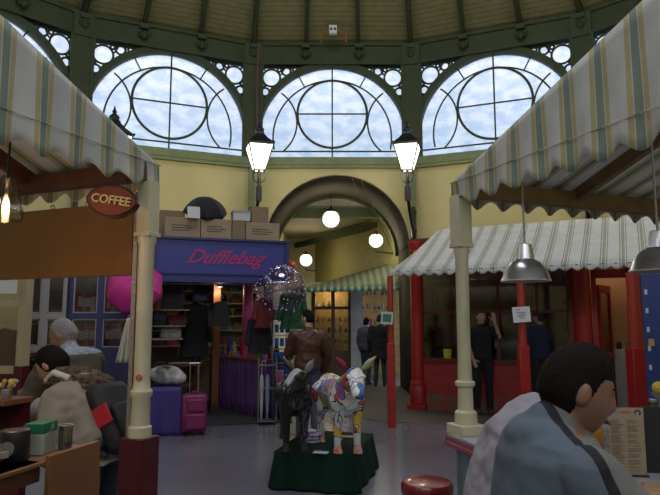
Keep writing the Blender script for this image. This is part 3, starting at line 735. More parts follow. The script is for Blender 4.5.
def spots(f, t):
    for nm, m_, cnt, sd in (('white_spots', wsp, 90, 1), ('purple_spots', psp, 60, 2)):
        rd_ = random.Random(sd); k = MB()
        for _ in range(cnt):
            p_ = f(rd_.random(), rd_.uniform(.15, 1)); k.ball(p_, rd_.uniform(.008, .015), 8, 5)
        tag(k.build(nm, m_, t), kind='stuff')
umbrella('open_umbrella', 'clear open umbrella with white and purple spots above the display rack', V(281, 291, 9.05), .40, .46, pvc, steel, (R(66), R(12), 0), 8, spots=spots, handle=False, L=.5)
# ---------------- shop carcass: back wall, shelves, columns
S(MB().bx(-.2, FL+.0, SD, SD+.08, 0, zf0+.1).build('wall_shop_back', mat('shop_back_wall', (.22, .19, .15), .8), None, FO, frz, smooth=False))
S(MB().bx(-.1, 0, .1, SD, 0, zf0+.1).build('wall_shop_side', royal_d, None, FO, frz, smooth=False))
S(MB().bx(.02, FL+.1, 0, SD, 0, .014).build('floor_shop', mat('dark_shop_carpet', (.03, .028, .035), .85), None, FO, frz, smooth=False))
t = E('pink_column', 'glossy pink round column supporting the end of the blue fascia', 'column', fw(U(248, 1.05), 1.05, 0)); 
MB().rod((0, 0, .015), (0, 0, zf0+.05), .085, seg=28).build('shaft', mat('pink_gloss', (.48, .07, .20), .35), t); MB().rod((0, 0, .015), (0, 0, .1), .1, seg=28).build('foot', mat('pink_gloss', (.62, .09, .26), .35), t)
t = E('timber_post', 'square orange brown timber post in the middle of the bag shop', 'post', fw(U(217, 1.6), 1.6, 0), frz)
MB().bx(-.065, .065, -.065, .065, .015, zf0+.05).build('shaft', mat('orange_timber', (.26, .085, .02), .45, noise=.3), t, bevel=.006, smooth=False)
MB().bx(-.08, .08, -.08, .08, .015, .12).build('foot', dwood, t, smooth=False)
shelfm = mat('pale_shelf_board', (.45, .38, .27), .6)
Ysh = SD-.22
def sz(y): return V(200, y, FO.y+Ysh+.25).z
shelf_z = [sz(292), sz(303.5), sz(316), sz(330), sz(345)]
su = []
for i, (u0, u1) in enumerate(((0.05, .95), (1.0, 1.95), (1.98, FL-.02))):
    t = E('shelf_unit', ['open shelf unit of bags at the left of the bag shop', 'open shelf unit of bags behind the orange timber post', 'open shelf unit of bags behind the pink column'][i], 'shelves', fw(u0, Ysh, .015), frz, 'shelf units in the bag shop')
    W_ = u1-u0
    for zz in shelf_z: MB().bx(.02, W_-.02, -.2, .2, zz-.03, zz-.012).build('shelf', shelfm, t, smooth=False)
    for x in (.01, W_-.01): MB().bx(x-.01, x+.01, -.2, .2, 0, zf0-.02).build('side_panel', shelfm, t, smooth=False)
    MB().bx(0, W_, .2, .212, 0, zf0-.02).build('back_panel', mat('cream_back_panel', (.38, .33, .24), .7), t, smooth=False)
bag_cols = [('black', (.012, .012, .015)), ('navy', (.015, .02, .05)), ('dark red', (.14, .01, .012)), ('tan', (.30, .15, .06)), ('olive', (.14, .14, .05)), ('pale grey', (.35, .34, .33)), ('teal', (.02, .12, .16)), ('brown', (.10, .05, .03)), ('pink', (.45, .06, .2))]
pats = [('floral', (.20, .10, .17))]
def bag(label, loc, rz, w_, h, d, m, group='bags for sale in the bag shop', name='handbag', hm=None):
    t = E(name, label, 'bag', loc, rz, group)
    b = MB(); rings = []
    for z_, k, kd in ((0, .92, 1), (.12, 1, 1), (.5, .98, .85), (.85, .86, .5), (1, .82, .22)):
        rings.append([Vector((w_/2*k*(abs(math.cos(a))**.5)*(1 if math.cos(a) > 0 else -1), d/2*kd*(abs(math.sin(a))**.5)*(1 if math.sin(a) > 0 else -1), h*z_)) for a in [2*PI*i/20+.01 for i in range(20)]])
    b.loft(rings); b.build('body', m, t)
    b = MB()
    for s in (-1, 1): b.tube([Vector((w_*.24*math.cos(a)*1.0, s*d*.12, h*.95+h*.38*math.sin(a))) for a in [PI*i/8 for i in range(9)]], .007, 6)
    b.build('handle', hm or m, t)
    b = MB().bx(-w_*.3, w_*.3, -d/2*.97, -d/2*.80, h*.15, h*.48); b.build('pocket', m, t, bevel=.01)
    return t
rb = random.Random(11)
colm = {n: mat('bag_'+n.replace(' ', '_'), c, .5, noise=.3, nscale=12) for n, c in bag_cols}
pos_words = ['top shelf', 'second shelf', 'third shelf', 'fourth shelf', 'lowest shelf']
for ui, (u0, u1) in enumerate(((0.08, .92), (1.03, 1.92), (2.0, FL-.05))):
    for si, zz in enumerate(shelf_z[::-1]):
        u = u0+.12; zi_ = 5-si-1; k = 0
        while u < u1-.1:
            w_ = rb.uniform(.2, .3); h = min(rb.uniform(.12, .17), .17)*(1.0)
            cn = bag_cols[rb.randrange(len(bag_cols))][0]
            bag('%s handbag on the %s of the %s shelf unit in the bag shop' % (cn, ['lowest', 'fourth', 'third', 'second', 'top'][si], ['left', 'middle', 'right'][ui]), fw(u, Ysh-.03, .015+zz-.012), frz+rb.uniform(-.15, .15), w_-.03, h, .13, colm[cn])
            u += w_+.03
# bigger bags near the front-left
floral = mat('floral_cloth', (.42, .16, .30), .6, col2=(.03, .025, .04), nscale=30)
bag('large dark floral tote bag hanging high beside the magenta umbrella', fw(U(171)+.05, .65, V(171, 309, 9.6).z), frz, .42, .40, .16, mat('dark_tweed', (.06, .06, .075), .8, noise=.5, nscale=60), hm=floral)
bag('navy satchel on the upper shelf left of the orange timber post', fw(U(197)+.12, .62, V(197, 301.5, 10.3).z), frz, .28, .19, .12, colm['navy'])
bag('black shoulder bag hung on the orange timber post', fw(U(219)+.05, .62, V(219, 325, 9.9).z), frz, .32, .24, .12, colm['black'])
bag('red handbag on the lower display beside the stall post', fw(U(178)+.05, .7, V(178, 325, 9.6).z), frz, .36, .16, .14, colm['dark red'])
bag('grey holdall on the lower display beside the stall post', fw(U(168)+.1, .65, V(168, 338, 9.6).z), frz, .34, .15, .16, colm['pale grey'])
bag('navy handbag hanging behind the stall post under the floral tote', fw(U(156)+.08, .6, V(156, 327, 9.5).z), frz, .25, .24, .12, colm['navy'])
# ledges those stand on
for (px0, px1, y, lab) in ((153, 190, 309, 'narrow white shelf board under the floral tote bag'), (150, 186, 325.5, 'narrow shelf board under the red handbag'), (150, 184, 338.5, 'narrow shelf board under the grey holdall')):
    zz = V(171, y, 9.6).z; L_ = U(px1)-U(px0)
    t = E('wall_shelf', lab, 'shelf', fw(U(px0)+.05, .65, zz-.022), frz)
    MB().bx(-.05, L_, -.12, .12, 0, .02).build('board', shelfm, t, smooth=False)
    for x in (.0, L_-.05): MB().rod((x, .1, -.25 if y > 330 else -.1), (x, .1, 0), .008, seg=6).build('bracket', steel, t)
# topiary ball plant
t = E('topiary_plant', 'small green potted plant of stacked leafy balls beside the magenta umbrella', 'plant', fw(U(161)-.02, .5, V(171, 309, 9.6).z+.1))
leaf = mat('leaf_green', (.12, .17, .02), .6, noise=.5, nscale=30, bump=.6)
for i, (z_, r_) in enumerate(((.06, .07), (.18, .08), (.3, .06))): 
    b = MB().ball((0, 0, z_), r_, 16, 12)
    b.build('leaf_ball', leaf, t)
MB().lathe([(.04, -.1), (.055, 0), (.06, 0), (.05, .01)], seg=16).build('pot', mat('terracotta', (.3, .1, .04), .7), t)
tag(MB().bx(-.1, .1, -.1, .1, 0, .9).build('display_plinth', dark, None, Vector((V(161, 306, 9.3).x, 9.3+.0, V(161, 306, 9.3).z-1.0)), frz), 'dark plinth under the small topiary plant', 'plinth') if False else None
# purple skirted table
tp0, tp1 = G(209, 407), G(263, 421); th = .95
d = tp1-tp0; tl = d.length; trz = math.atan2(d.y, d.x)
t = E('sales_table', 'long sales table with pleated purple skirt and goods on top', 'table', (tp0.x, tp0.y, 0), trz)
purple = mat('purple_cloth', (.085, .022, .15), .65, sheen=.2, noise=.2)
def skirt(u, v):
    L = tl+.42; s_ = u*L
    pl = .022*math.sin(s_*38)*(1-.35*v)+.01*math.sin(s_*91+v*2)
    if s_ < tl: return Vector((s_, pl, .03+v*(th-.06)))
    return Vector((tl-pl, s_-tl, .03+v*(th-.06)))
MB().sheet(skirt, 300, 4).build('skirt', purple, t, thick=.004)
MB().bx(-.02, tl+.02, -.02, .44, th-.04, th).build('table_top', mat('red_table_cloth', (.18, .02, .04), .6), t, bevel=.004, smooth=False)
for x, y in ((.06, .08), (tl-.06, .08), (.06, .36), (tl-.06, .36)): MB().bx(x-.025, x+.025, y-.025, y+.025, .014, th-.04).build('leg', dwood, t, smooth=False)
tM = Matrix.Translation((tp0.x, tp0.y, 0)) @ Matrix.Rotation(trz, 4, 'Z')
gc = [('teal', (.02, .2, .3)), ('blue', (.03, .07, .3)), ('pink', (.6, .08, .25)), ('white', (.5, .5, .48)), ('lime green', (.2, .3, .05)), ('red', (.4, .02, .03)), ('lilac', (.3, .2, .45)), ('black', (.015, .015, .02))]
rb = random.Random(5)
for i in range(16):
    x = .12+(tl-.25)*(i//2)/7.0; y = .1+.22*(i % 2)+rb.uniform(-.02, .02); cn, c = gc[i % 8]
    h = rb.uniform(.14, .34) if i % 2 else rb.uniform(.08, .18)
    pt = tM @ Vector((x, y, th+.001))
    if i % 3 == 2:
        t = E('rolled_scarf', '%s rolled scarf standing on the purple skirted table, %s' % (cn, 'front row' if i % 2 == 0 else 'back row'), 'scarf', pt, rb.uniform(0, 3), 'goods on the purple skirted table')
        MB().lathe([(.03, 0), (.042, .02), (.04, h*.6), (.03, h*.8), (.038, h)], seg=14).build('roll', mat('goods_'+cn, c, .6, noise=.4, nscale=25), t); MB().ring((0, 0, h*.8), .033, .006, 'Z', 14, 6).build('band', dark, t)
    else:
        bag('%s purse standing on the purple skirted table, %s' % (cn, 'front row' if i % 2 == 0 else 'back row'), pt, trz+rb.uniform(-.3, .3), rb.uniform(.13, .2), h*.8, .08, mat('goods_'+cn, c, .6, noise=.4, nscale=25), 'goods on the purple skirted table', 'purse')
tag(MB().bx(-.016, .016, -.002, .002, 0, .13).build('price_tag', mat('white_card', (.5, .5, .48), .6), None, tM @ Vector((tl-.02, -.045, .50)), trz), 'white price tag hanging on the purple table skirt', 'tag')
# garments hanging above the table
def garment(label, loc, rz, w_, h, m, wide=1.25, name='hanging_coat', sleeves=True):
    t = E(name, label, 'clothing', loc, rz)      # loc = top (hook)
    b = MB(); rings = []
    for z_, k in ((-.06, .12), (-.09, .55), (-.13, .95), (-.3, .9), (-.6, .95), (-1, wide)):
        rings.append([Vector((w_/2*k*math.cos(a), .10*(.6+.4*k)*math.sin(a)*(1+.12*math.sin(7*a)), z_*h)) for a in [2*PI*i/28 for i in range(28)]])
    b.loft(rings); b.build('body', m, t)
    if sleeves:
        for s in (-1, 1): MB().cap((s*w_*.44, 0, -.15*h), (s*w_*.62, -.02, -.72*h), .055, .045).build('sleeve', m, t)
    MB().tube([Vector((-w_*.42, 0, -.11*h)), Vector((0, 0, -.03)), Vector((w_*.42, 0, -.11*h))], .006, 6).tube([Vector((0, 0, -.03)), Vector((0, 0, .03)), Vector((.02, 0, .05)), Vector((.035, 0, .03))], .004, 6).build('hanger', steel, t)
    return t
garment('long near black coat hanging by the shelves of the bag shop', V(196, 299, 10.1), frz, .40, .95, mat('black_wool', (.012, .012, .012), .9))
garment('black cape hanging in front of the orange timber post', V(221, 300, 9.55), frz, .26, .42, mat('black_wool', (.012, .012, .012), .9), 1.5, sleeves=False)
MB().rod((0, 0, .04), (0, 0, zf0-.01-V(221, 300, 9.55).z), .005).build('hanging_strap', steel, [o for o in COL.objects if o.type == 'EMPTY'][-1])
garment('red garment hanging between the pink column and the display rack', V(263, 296, 9.6), frz, .22, .5, mat('red_wool', (.12, .01, .012), .8))
garment('dark jacket hanging behind the display rack', V(259, 316, 9.95), frz, .3, .6, mat('charcoal_wool', (.02, .02, .025), .9))
garment('bright green garment hanging behind the man in the brown jacket', V(293, 291, 9.57), 0, .34, .6, mat('bright_green_cloth', (.008, .11, .03), .7, noise=.7, nscale=20))
tag(MB().rod(V(255, 293, 9.7), V(300, 288, 9.55), .012).build('garment_rail', steel), 'steel rail carrying the hanging garments by the pink column', 'rail')
# display rack with header card
rp = G(281, 421)
t = E('display_rack', 'wire display rack with black header card and blue packs', 'rack', (rp.x, rp.y, 0), R(8))
zt = V(281, 320, rp.y).z
m = MB()
for x in (-.14, .14):
    for y in (0, .22): m.rod((x, y, .03), (x, y, zt), .008, seg=6)
for z_ in [.25+.22*i for i in range(7)]:
    for y in (0, .22): m.rod((-.14, y, z_), (.14, y, z_), .006, seg=6)
    for x in (-.14, .14): m.rod((x, 0, z_), (x, .22, z_), .006, seg=6)
    for x in (-.08, 0, .08): m.rod((x, .2, z_), (x, -.06, z_), .005, seg=6)
m.build('frame', steel, t)
MB().bx(-.15, .15, -.012, .012, zt, zt+.17).build('header_card', dark, t, smooth=False)
hp = mat('header_print', (.30, .32, .30), .6)
k = MB().tube([Vector((-.12, -.014, zt+.04)), Vector((-.035, -.014, zt+.04)), Vector((-.077, -.014, zt+.125)), Vector((-.12, -.014, zt+.04))], .007, 6)
k.rod((-.1, -.014, zt+.065), (-.055, -.014, zt+.065), .006, seg=6); k.build('triangle_mark', hp, t)
MB().rod((.07, -.010, zt+.085), (.07, -.016, zt+.085), .035, seg=20).build('round_mark', hp, t)
for r_ in range(4):
    for c_2 in range(3):
        z_ = .25+.22*(6-r_)-.17
        o = MB().bx(-.032, .032, -.05, -.02, 0, .13).build('blister_pack', mat('blue_pack', (.02, .12, .45), .3, noise=.6, nscale=30), t, (-.085+.085*c_2, 0, z_), bevel=.006)
up = G(267, 424)
t = E('umbrella_stand', 'steel umbrella stand with folded umbrellas in front of the purple table', 'stand', (up.x, up.y, 0), R(5))
m = MB()
for z_ in (.06, .55, .9):
    for a, b_ in (((-.14, -.1), (.14, -.1)), ((.14, -.1), (.14, .1)), ((.14, .1), (-.14, .1)), ((-.14, .1), (-.14, -.1))): m.rod((*a, z_), (*b_, z_), .008, seg=6)
for x in (-.14, .14):
    for y in (-.1, .1): m.rod((x, y, 0), (x, y, 1.0), .009, seg=6)
m.build('frame', steel, t); MB().bx(-.15, .15, -.11, .11, .03, .055).build('tray', dark, t, smooth=False)
uc = [('white', (.42, .42, .44)), ('pale blue', (.2, .26, .33)), ('navy', (.02, .025, .06)), ('brown', (.2, .12, .06)), ('silver', (.33, .33, .36)), ('black', (.015, .015, .015))]
for i, (cn, c) in enumerate(uc):
    x, y = -.09+.09*(i % 3), -.04+.09*(i//3)
    p_ = Matrix.Translation((up.x, up.y, 0)) @ Matrix.Rotation(R(5), 4, 'Z') @ Vector((x, y, .06))
    q = E('folded_umbrella', '%s folded umbrella with hooked handle in the steel stand' % cn, 'umbrella', p_, 0, 'folded umbrellas in the stand')
    mm = mat('umb_'+cn.replace(' ', '_'), c, .5)
    MB().lathe([(.004, 0), (.012, .04), (.03, .3), (.035, .62), (.02, .68), (.008, .7)], seg=12).build('canopy', mm, q)
    MB().tube([Vector((0, 0, .7)), Vector((0, 0, .88))]+[Vector((.03-.03*math.cos(a), 0, .88+.035*math.sin(a))) for a in [PI*j/6 for j in range(1, 7)]], .007, 6).build('handle', mm if i == 0 else dark, q)
for i, (px, y, w2, h2, c, lab) in enumerate(((275, 441, .1, .42, (.42, .16, .24), 'pale pink folded cloth hanging low on the display rack'),)):
    p_ = G(px, y-12)
    t2 = E('hanging_towel', lab, 'cloth', (p_.x, rp.y-.1, .3)); MB().sheet(lambda u, v: Vector((-.07+.14*u, .01*math.sin(u*20), v*.5)), 20, 4).build('cloth', mat('pale_pink', c, .8), t2, thick=.01); MB().rod((-.08, 0, .5), (.08, 0, .5), .008).build('rod', steel, t2)
# suitcase
sp2 = G(192, 436)
pinkc = mat('pink_case', (.22, .018, .10), .5, noise=.2, nscale=10, bump=.2); pinkd = mat('pink_case_piping', (.16, .012, .08), .5)
t = E('suitcase', 'magenta wheeled suitcase with raised handle on the floor', 'suitcase', (sp2.x, sp2.y+.1, 0), R(14))
MB().bx(-.17, .17, -.1, .12, .05, .56).build('shell', pinkc, t, bevel=.035)
MB().bx(-.12, .15, -.145, -.09, .09, .30).build('pocket', pinkc, t, bevel=.02); MB().bx(-.10, .13, -.13, -.09, .33, .50).build('pocket', pinkc, t, bevel=.018)
m = MB()
for x0, x1, y, za, zb in ((-.10, .13, -.147, .27, .275), (-.08, .11, -.132, .47, .475)): m.bx(x0, x1, y, y+.004, za, zb)
m.bx(-.172, .172, -.06, -.052, .06, .55).build('zip', pinkd, t)
for x in (-.12, .12): MB().rod((x-.015, .08, .03), (x+.015, .08, .03), .03, seg=16).build('wheel', dark, t)
MB().rod((-.07, .1, .5), (-.07, .1, .98), .007).rod((.05, .1, .5), (.05, .1, .98), .007).rod((-.085, .1, .98), (.065, .1, .98), .014).build('trolley_handle', steel, t)
MB().tube([Vector((-.05, 0, .56)), Vector((-.03, 0, .59)), Vector((.04, 0, .59)), Vector((.06, 0, .56))], .01).build('grab_handle', pinkd, t)
# blue-purple clothed plinth with black and white cow-hide item
bp_ = G(161, 437)
t = E('cloth_plinth', 'display plinth draped in blue violet cloth beside the suitcase', 'plinth', (bp_.x-.03, bp_.y+.28, 0), R(10))
def drape(hx, hy, h, flare, t, m, name, folds=22, amp=.02, nseg=160, seed=0):
    def f(u, v):
        a = u*4; k = int(a) % 4; s = a-int(a); c_ = [(-1, -1), (1, -1), (1, 1), (-1, 1)]
        x0, y0 = c_[k]; x1, y1 = c_[(k+1) % 4]; x, y = (x0+(x1-x0)*s)*hx, (y0+(y1-y0)*s)*hy
        n_ = Vector((y1-y0, x0-x1)).normalized() if False else Vector(((y1-y0)/2, -(x1-x0)/2))
        w2 = (1-v); off = flare*w2+amp*w2*math.sin(u*2*PI*folds+seed)*.5+amp*.4*w2*math.sin(u*2*PI*folds*.37+2)
        cx = .35*flare*w2
        return Vector((x*(1+.0)+n_.x*off, y+n_.y*off, h*v))
    b = MB().sheet(f, nseg, 10); bmesh.ops.remove_doubles(b.b, verts=b.b.verts, dist=.0005)
    b.quad((-hx, -hy, h), (hx, -hy, h), (hx, hy, h), (-hx, hy, h)); bmesh.ops.remove_doubles(b.b, verts=b.b.verts, dist=.0005)
    return b.build(name, m, t, thick=.006)
drape(.22, .22, .66, .02, t, mat('blue_violet_cloth', (.05, .03, .20), .7, noise=.15), 'cloth', 9, .03)
MB().bx(-.2, .2, -.2, .2, 0, .64).build('box', dark, t, smooth=False)
t = E('cowhide_bag', 'black and white furry cowhide bag slumped over the violet plinth', 'bag', (bp_.x-.01, bp_.y+.24, .68), R(8))
hide = MB().ball((-.02, 0, .14), (.25, .17, .135), 32, 20).ball((.16, -.02, .1), (.12, .12, .095), 20, 12)
hm = evalmesh(hide.b, [('REMESH', dict(mode='VOXEL', voxel_size=.015)), ('SMOOTH', dict(iterations=5))])
hm.materials.append(mat('cowhide', (.55, .55, .55), .9, col2=(.015, .015, .015), nscale=4.5, bump=.5)); link('body', hm, t)
MB().tube([Vector((-.1+.1*math.cos(a), .02, .2+.12*math.sin(a))) for a in [PI*i/8 for i in range(9)]], .012).build('handle', dark, t)
# furniture inside: dark counter table and wicker chair
cp = G(176, 405)
dtp = fw(.50, 1.15, .014); t = E('dark_table', 'dark wooden table in the gloom beside the wicker chair', 'table', dtp, frz)
MB().bx(-.45, .35, -.25, .3, .82, .86).build('table_top', dwood, t, bevel=.004)
for x, y in ((-.4, -.2), (.3, -.2), (-.4, .25), (.3, .25)): MB().rod((x, y, 0), (x, y, .82), .025).build('leg', dwood, t)
tp = dtp+Vector((0, 0, .862))
tag(MB().bx(-.16, .16, -.1, .1, 0, .012).build('paper_tray', mat('white_card', (.5, .5, .48), .6), None, tp, frz), 'white paper lying on the dark shop table', 'paper')
wick = mat('wicker', (.22, .12, .05), .6, noise=.4, nscale=40, bump=.5)
wp = G(193, 405)
t = E('wicker_chair', 'round backed wicker chair beside the dark table in the bag shop', 'chair', fw(U(192, 1.6), 1.65, .014), R(-60))
MB().lathe([(.2, .42), (.22, .44), (.2, .47), (0, .475)], seg=24).build('seat', wick, t)
bk = MB()
for i in range(9):
    a = PI*i/8; bk.rod((.2*math.cos(a), .2*math.sin(a), .46), (.24*math.cos(a), .24*math.sin(a), .7+.18*math.sin(a)), .01, seg=6)
bk.tube([Vector((.24*math.cos(PI*i/16), .24*math.sin(PI*i/16), .7+.18*math.sin(PI*i/16))) for i in range(17)], .018); bk.build('backrest', wick, t)
for x, y in ((-.14, -.14), (.14, -.14), (-.14, .14), (.14, .14)): MB().rod((x, y, .43), (x*1.25, y*1.25, 0), .014).build('leg', wick, t)
tb2 = G(205, 395)
t = E('stool_table', 'small brown wooden table behind the wicker chair', 'table', fw(U(203, 2.0), 2.0, .014), frz)
MB().bx(-.24, .24, -.2, .2, .78, .82).build('table_top', mat('mid_brown_wood', (.2, .09, .035), .5, noise=.3), t, bevel=.004)
for x, y in ((-.2, -.16), (.2, -.16), (-.2, .16), (.2, .16)): MB().rod((x, y, 0), (x, y, .78), .02).build('leg', dwood, t)

t = E('ceiling_spot', 'small warm ceiling lamp inside the bag shop behind the fascia', 'lamp', fw(1.2, 1.35, zf0+.05), frz)
MB().rod((0, 0, 0), (0, 0, -.06), .05, seg=16).build('housing', steel, t); MB().rod((0, 0, -.06), (0, 0, -.065), .042, seg=16).build('lens', globe_glow, t)
point(t, (0, 0, -.14), 6, (1, .78, .5), .05)
tag(MB().rod(fw(.02, .62, zf0-.01), fw(FL-.02, .62, zf0-.01), .012).build('ceiling_rail', steel), 'steel rail under the ceiling of the bag shop for hanging bags', 'rail')
# ================================================================ RED SHOP (right)
red = mat('red_paint', (.36, .015, .013), .4, noise=.2, nscale=5)
red_w = mat('worn_red_paint', (.36, .025, .022), .55, col2=(.25, .018, .016), nscale=7, bump=.1)
red_d = mat('deep_red_paint', (.11, .006, .008), .45)
RA = V(409, 400, 11.2); r30 = R(-25); RO = Vector((RA.x, RA.y, 0))
rdv, rnv = Vector((math.cos(r30), math.sin(r30), 0)), Vector((-math.sin(r30), math.cos(r30), 0))
def rw_(u, v, z=0): return RO+rdv*u+rnv*v+Vector((0, 0, z))
def UR(px, v=0):
    k = (px-330)/600.0; o = RO+rnv*v; return (k*o.y-o.x)/(rdv.x-k*rdv.y)
zTop = 3.05
def column(px, v, r, label, h=zTop, m=red, thick_base=True):
    t = E('red_column', label, 'column', rw_(UR(px, v), v, .0), r30)
    MB().lathe([(r*1.0, 0.5), (r*.93, 1.5), (r*.9, h-.25), (r*1.1, h-.22), (r*1.1, h-.18), (r*.95, h-.16), (r*1.25, h-.05), (r*1.25, h)], seg=28).build('shaft', m, t)
    MB().bx(-r*1.5, r*1.5, -r*1.5, r*1.5, .012, .1).lathe([(r*1.35, .1), (r*1.35, .38), (r*1.2, .42), (r*1.25, .46), (r*1.02, .52)], seg=28).build('base', m, t, bevel=.01)
column(416.5, 0, .115, 'thick round red column at the left corner of the red shop')
column(581, 0, .15, 'thick red column between the dark shop window and the open red doorway')
# thin awning posts stand forward
def thinpost(px, Y, r, label, gy=None, h=2.28):
    p = V(px, 400, Y); t = E('awning_post', label, 'post', (p.x, p.y, 0))
    MB().lathe([(r, .6), (r*.9, h)], seg=20).build('shaft', mat('orange_red_paint', (.33, .03, .015), .4), t)
    MB().bx(-r*1.15, r*1.15, -r*1.15, r*1.15, 0, 1.25).build('base', red, t, bevel=.01)
    return t
thinpost(391.5, 9.3, .05, 'thin red awning post holding a green notice at the passage mouth')
thinpost(525, 8.55, .062, 'thin red awning post holding a white paper notice behind the left pendant lamp')
thinpost(640, 7.65, .09, 'red awning post beside the blue post at the picture edge', h=2.2)
def notice(px, py, Y, w_, h_, label, roll, fr_, inner, lines=0):
    t = E('notice', label, 'notice', V(px, py, Y)); t.rotation_euler = (0, roll, R(-6))
    MB().bx(-w_/2, w_/2, -.004, .004, -h_/2, h_/2).build('sheet', fr_, t, smooth=False)
    if inner: MB().bx(-w_*.36, w_*.36, -.007, -.004, -h_*.32, h_*.32).build('panel', inner, t, smooth=False)
    if lines:
        k = MB()
        for i, (a, b, z_) in enumerate(((-.3, -.05, .28), (-.28, .25, .1), (-.18, .2, -.02), (-.25, .22, -.14), (-.1, .12, -.26))): k.bx(a*w_, b*w_, -.006, -.0045, z_*h_, z_*h_+.012)
        k.build('printing', mat('grey_ink', (.16, .16, .2), .6), t, smooth=False)
notice(387, 318, 9.22, .18, .19, 'small green and white notice on the thin red post by the passage', R(4), mat('white_card', (.5, .5, .48), .6), mat('notice_green', (.03, .16, .12), .5))
notice(521.5, 314.5, 8.46, .24, .215, 'white paper notice tied to the thin red awning post', R(-4), mat('notice_paper', (.62, .62, .68), .6), None, 1)
# window front
u0, u1, uD0, uD1, uE = .12, UR(571), UR(592), UR(628), UR(655)
zr, zl = 0.86, 2.45
t = E('storefront', 'deep red shop front with large dark panes between the two thick red columns', 'shop front', RO, r30)
f_ = MB()
for x in (u0+.05, u1-.02): f_.bx(x-.05, x+.05, -.02, .08, zr, zTop)
nmul = [UR(456), UR(497), UR(536)]
for x in nmul: f_.bx(x-.02, x+.02, .0, .06, zr, zl+.35)
f_.bx(u0, u1, -.03, .09, zr-.03, zr+.06).bx(u0, u1, .0, .06, 1.72, 1.77).bx(u0, u1, -.02, .08, zl, zTop)
f_.build('window_frame', red_d, t, smooth=False)
xs = [u0+.1]+nmul+[u1-.07]
for a, b_ in zip(xs[:-1], xs[1:]):
    for z0_, z1_ in ((zr+.06, 1.72), (1.77, zl)): MB().bx(a+.02, b_-.02, .025, .035, z0_, z1_).build('pane', clear_glass('shop_glass', (.55, .52, .5), .9), t, smooth=False)
MB().bx(u0, u1, .0, .1, .28, zr-.03).build('stall_riser', red_w, t, smooth=False)
MB().bx(u0-.05, u1, -.03, .1, .012, .28).build('plinth', mat('crumbling_plinth', (.30, .04, .03), .8, col2=(.12, .11, .10), nscale=5, bump=.5), t, smooth=False)
MB().bx(uD0-.02, uD0+.06, -.04, .08, 0, zTop).bx(uD1-.03, uD1+.07, -.04, .08, 0, zTop).bx(uD0, uD1, -.04, .08, 2.28, 2.42).build('door_frame', red, t, smooth=False)
MB().bx(uD0+.0, uD1, .0, .04, 2.42, zTop).build('fanlight_panel', mat('warm_beige', (.40, .25, .15), .7), t, smooth=False)
MB().bx(uD1+.07, uE+1.2, -.02, .08, 0, zTop).build('side_panel', red_d, t, smooth=False)
# open red door leaf hinged inside
hl = MB(); hl.bx(0, .09, -.02, .02, .02, 2.18).bx(.61, .70, -.02, .02, .02, 2.18).bx(.09, .61, -.02, .02, .02, .25).bx(.09, .61, -.02, .02, 2.06, 2.18).bx(.09, .61, -.02, .02, .95, 1.05)
t = E('open_door', 'red glazed door standing open into the beige room', 'door', rw_(uD0+.08, .1), r30+R(76))
hl.build('frame', red, t, smooth=False); MB().bx(.09, .61, -.005, .005, .25, .95).bx(.09, .61, -.005, .005, 1.05, 2.06).build('pane', clear_glass('door_glass', (.75, .72, .68), .9), t, smooth=False)
MB().rod((.64, -.05, .95), (.64, -.05, 1.1), .012).rod((.64, -.02, 1.02), (.64, -.05, 1.02), .01).build('handle', steel, t)
# inside
dk = mat('dim_interior_wall', (.24, .21, .18), .8, noise=.5, nscale=2)
S(MB().bx(.1, u1+.1, 1.25, 1.3, 0, zTop).build('wall_red_shop_back', dk, None, RO, r30, smooth=False))
S(MB().bx(u1+.1, u1+.16, .1, 1.3, 0, zTop).bx(.05, .1, .1, 1.3, 0, zTop).build('wall_red_shop_side', mat('warm_beige', (.40, .25, .15), .7), None, RO, r30, smooth=False))
S(MB().bx(u1+.16, uE+1, 1.15, 1.2, 0, zTop).build('wall_red_shop_room', mat('warm_beige', (.40, .25, .15), .7), None, RO, r30, smooth=False))
S(MB().bx(0, uE+1.2, .0, 1.3, zTop, zTop+.06).build('ceiling_red_shop', red_d, None, RO, r30, smooth=False))
for ul in (.9, 2.1):  # invented lamps, added to brighten the display boards behind the glass
    rq = E('display_lamp', 'small lamp on the ceiling inside the red shop window, %s' % ('near the corner pillar' if ul < 1 else 'near the thick inner column'), 'lamp', rw_(ul, .6, zTop-.02)); MB().rod((0, 0, 0), (0, 0, -.05), .06, seg=20).build('housing', steel, rq); MB().ball((0, 0, -.05), (.05, .05, .025)).build('lens', globe_glow, rq); point(rq, (0, 0, -.15), 3, (1, .85, .65), .05)
rl = E('ceiling_lamp', 'small round lamp on the ceiling of the beige room behind the open door', 'lamp', rw_(UR(612), .55, zTop-.02))
MB().rod((0, 0, 0), (0, 0, -.05), .07, seg=20).build('housing', mat('white_plastic', (.6, .6, .58), .4), rl); MB().ball((0, 0, -.05), (.06, .06, .025)).build('lens', globe_glow, rl); point(rl, (0, 0, -.15), 12, (1, .75, .5), .05)
t = E('white_cabinet', 'low white cabinet in the beige room behind the red doorway', 'cabinet', rw_(UR(622, .7), .75), r30)
MB().bx(-.18, .18, 0, .35, .0, 1.1).build('body', mat('white_plastic', (.6, .6, .58), .4), t, bevel=.006); MB().bx(-.16, .16, -.015, 0, .1, 1.0).build('door', mat('white_plastic', (.6, .6, .58), .4), t, bevel=.004); MB().rod((.12, -.03, .5), (.12, -.03, .62), .008).build('handle', steel, t)
